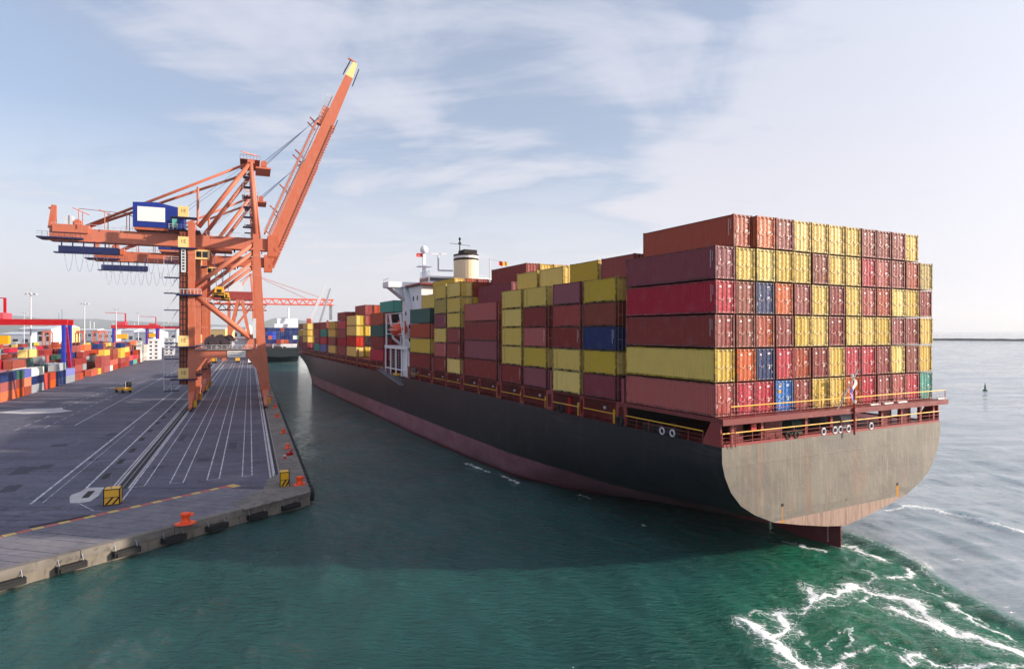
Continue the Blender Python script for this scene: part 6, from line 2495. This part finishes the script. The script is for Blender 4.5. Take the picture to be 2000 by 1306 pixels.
for px, D, lab in ((90, 520, 'orange straddle carrier behind the left gantry beam'), (155, 470, 'orange straddle carrier right of the left gantry leg'), (187, 560, 'orange straddle carrier left of the farther gantry, left one'),
                   (199, 600, 'orange straddle carrier left of the farther gantry, right one')):
    straddle(px, D, lab)
for n, (px, D, h) in enumerate(((176, 5200, 95), (184, 5600, 100), (221, 6000, 95), (262, 6400, 100))):
    x = (px - 1000) / 1190 * D
    t = empty('wind_turbine', (x, D, 0), 0, f'pale distant wind turbine on the skyline, {ORD[n + 1]} from the left', 'wind turbine', 'wind turbines on the skyline')
    MB().tube((0, 0, 0), (0, 0, h), 4.0, 8, 2.2).build('tower', M['white'], t)
    MB().b2(-2, 2, -6, 5, h - 2, h + 2).build('nacelle', M['white'], t)
    for i in range(3):
        a = R(20 + 37 * n + i * 120)
        MB().bar((0, -6.5, h), (46 * math.sin(a), -6.5, h + 46 * math.cos(a)), 3.2, 1.0, .8, .5, up=(0, 1, 0)).build('blade', M['white'], t)

# breakwater: a low rock mole
bw = MB()
p0, p1 = ground(1700, 663, .5), ground(2300, 668, .5)
rr = random.Random(9)
N_ = 60
vs_ = []
for i in range(N_ + 1):
    k = i / N_
    x, y = p0[0] + (p1[0] - p0[0]) * k, p0[1] + (p1[1] - p0[1]) * k
    h = 4.4 + rr.uniform(-.5, .5)
    vs_ += [(x, y - 9 + rr.uniform(-1, 1), -1), (x, y - 2.5, h), (x, y + 2.5, h + rr.uniform(-.2, .2)), (x, y + 9, -1)]
bw.add(vs_, [(i * 4 + j, (i + 1) * 4 + j, (i + 1) * 4 + j + 1, i * 4 + j + 1) for i in range(N_) for j in range(3)])
tag(bw.build('breakwater', plain('dark_rock', '#45434a', .9, .4, .3)), 'long low dark rock breakwater far out on the right', 'breakwater')

bx, by = ground(1924, 763, 0)
bu = empty('buoy', (bx, by, 0), 0, 'small dark green navigation buoy floating on the open water at right', 'buoy')
bu.scale = (.5, .5, .58)
gm_ = paint('buoy_green', '#1c5240', .5, .3, .02)
MB().lathe((0, 0, -.3), [(1.3, 0), (1.4, .5), (1.35, 1.0), (.7, 1.2)], 16).build('float', gm_, bu)
MB().lathe((0, 0, .9), [(.55, 0), (.5, 1.7), (.42, 2.6)], 12).build('tower', gm_, bu)
MB().lathe((0, 0, 3.5), [(.2, 0), (.22, .5), (.1, .8)], 8).build('lantern', M['gap'], bu)
MB().lathe((0, 0, 4.4), [(.03, -.3), (.32, 0), (.05, .6)], 8).build('top_mark', gm_, bu)


def hills(name, x0, x1, D, prof, col, seed, depth=2500):
    rr = random.Random(seed)
    n = 90
    m = MB()
    vs_ = []
    xs = [x0 + (x1 - x0) * i / n for i in range(n + 1)]
    for i, x in enumerate(xs):
        k = i / n
        h = np.interp(k, [a for a, b in prof], [b for a, b in prof])
        h += 0.04 * h * math.sin(k * 37 + seed) + 0.025 * h * math.sin(k * 91 + seed * 2)
        vs_ += [(x, D - depth * .5, -20), (x, D - depth * .25, h * .45), (x, D, h), (x, D + depth * .5, -20)]
    m.add(vs_, [(i * 4 + j, (i + 1) * 4 + j, (i + 1) * 4 + j + 1, i * 4 + j + 1) for i in range(n) for j in range(3)])
    o = m.build(name, plain(name + '_forest', col, .95, .3, .002, 0, 0), None, True)
    tag(o, kind='structure', label='pale blue hills on the horizon')
    return o


hills('hills', -13500, -4200, 11000, [(0, 300), (.12, 330), (.3, 300), (.42, 315), (.55, 255), (.72, 200), (.85, 150), (1, 90)], '#4c5a52', 3)
hills('hills', -6800, -2500, 10000, [(0, 40), (.25, 80), (.45, 110), (.6, 120), (.66, 205), (.72, 250), (.78, 200), (.9, 90), (1, 20)], '#4c5a52', 8)
hills('hills', -10500, -4300, 7400, [(0, 150), (.2, 175), (.4, 165), (.55, 120), (.8, 80), (1, 30)], '#46543f', 15, 1500)

# air between here and the hills
hzb = MB()
hzb.b2(-15000, 15000, -1500, 15000, -21.5, 460)
t = bpy.data.materials.new('haze_air')
t.use_nodes = True
t.node_tree.nodes.clear()
ou = t.node_tree.nodes.new("ShaderNodeOutputMaterial")
pv = t.node_tree.nodes.new("ShaderNodeVolumePrincipled")
pv.inputs['Color'].default_value = (0.93, 0.96, 1.0, 1)
pv.inputs['Density'].default_value = HAZE_D
pv.inputs['Anisotropy'].default_value = 0.2
t.node_tree.links.new(pv.outputs[0], ou.inputs['Volume'])
hz_o = hzb.build('haze', t)
tag(hz_o, 'thin sea haze over the harbour', 'haze', kind='stuff')
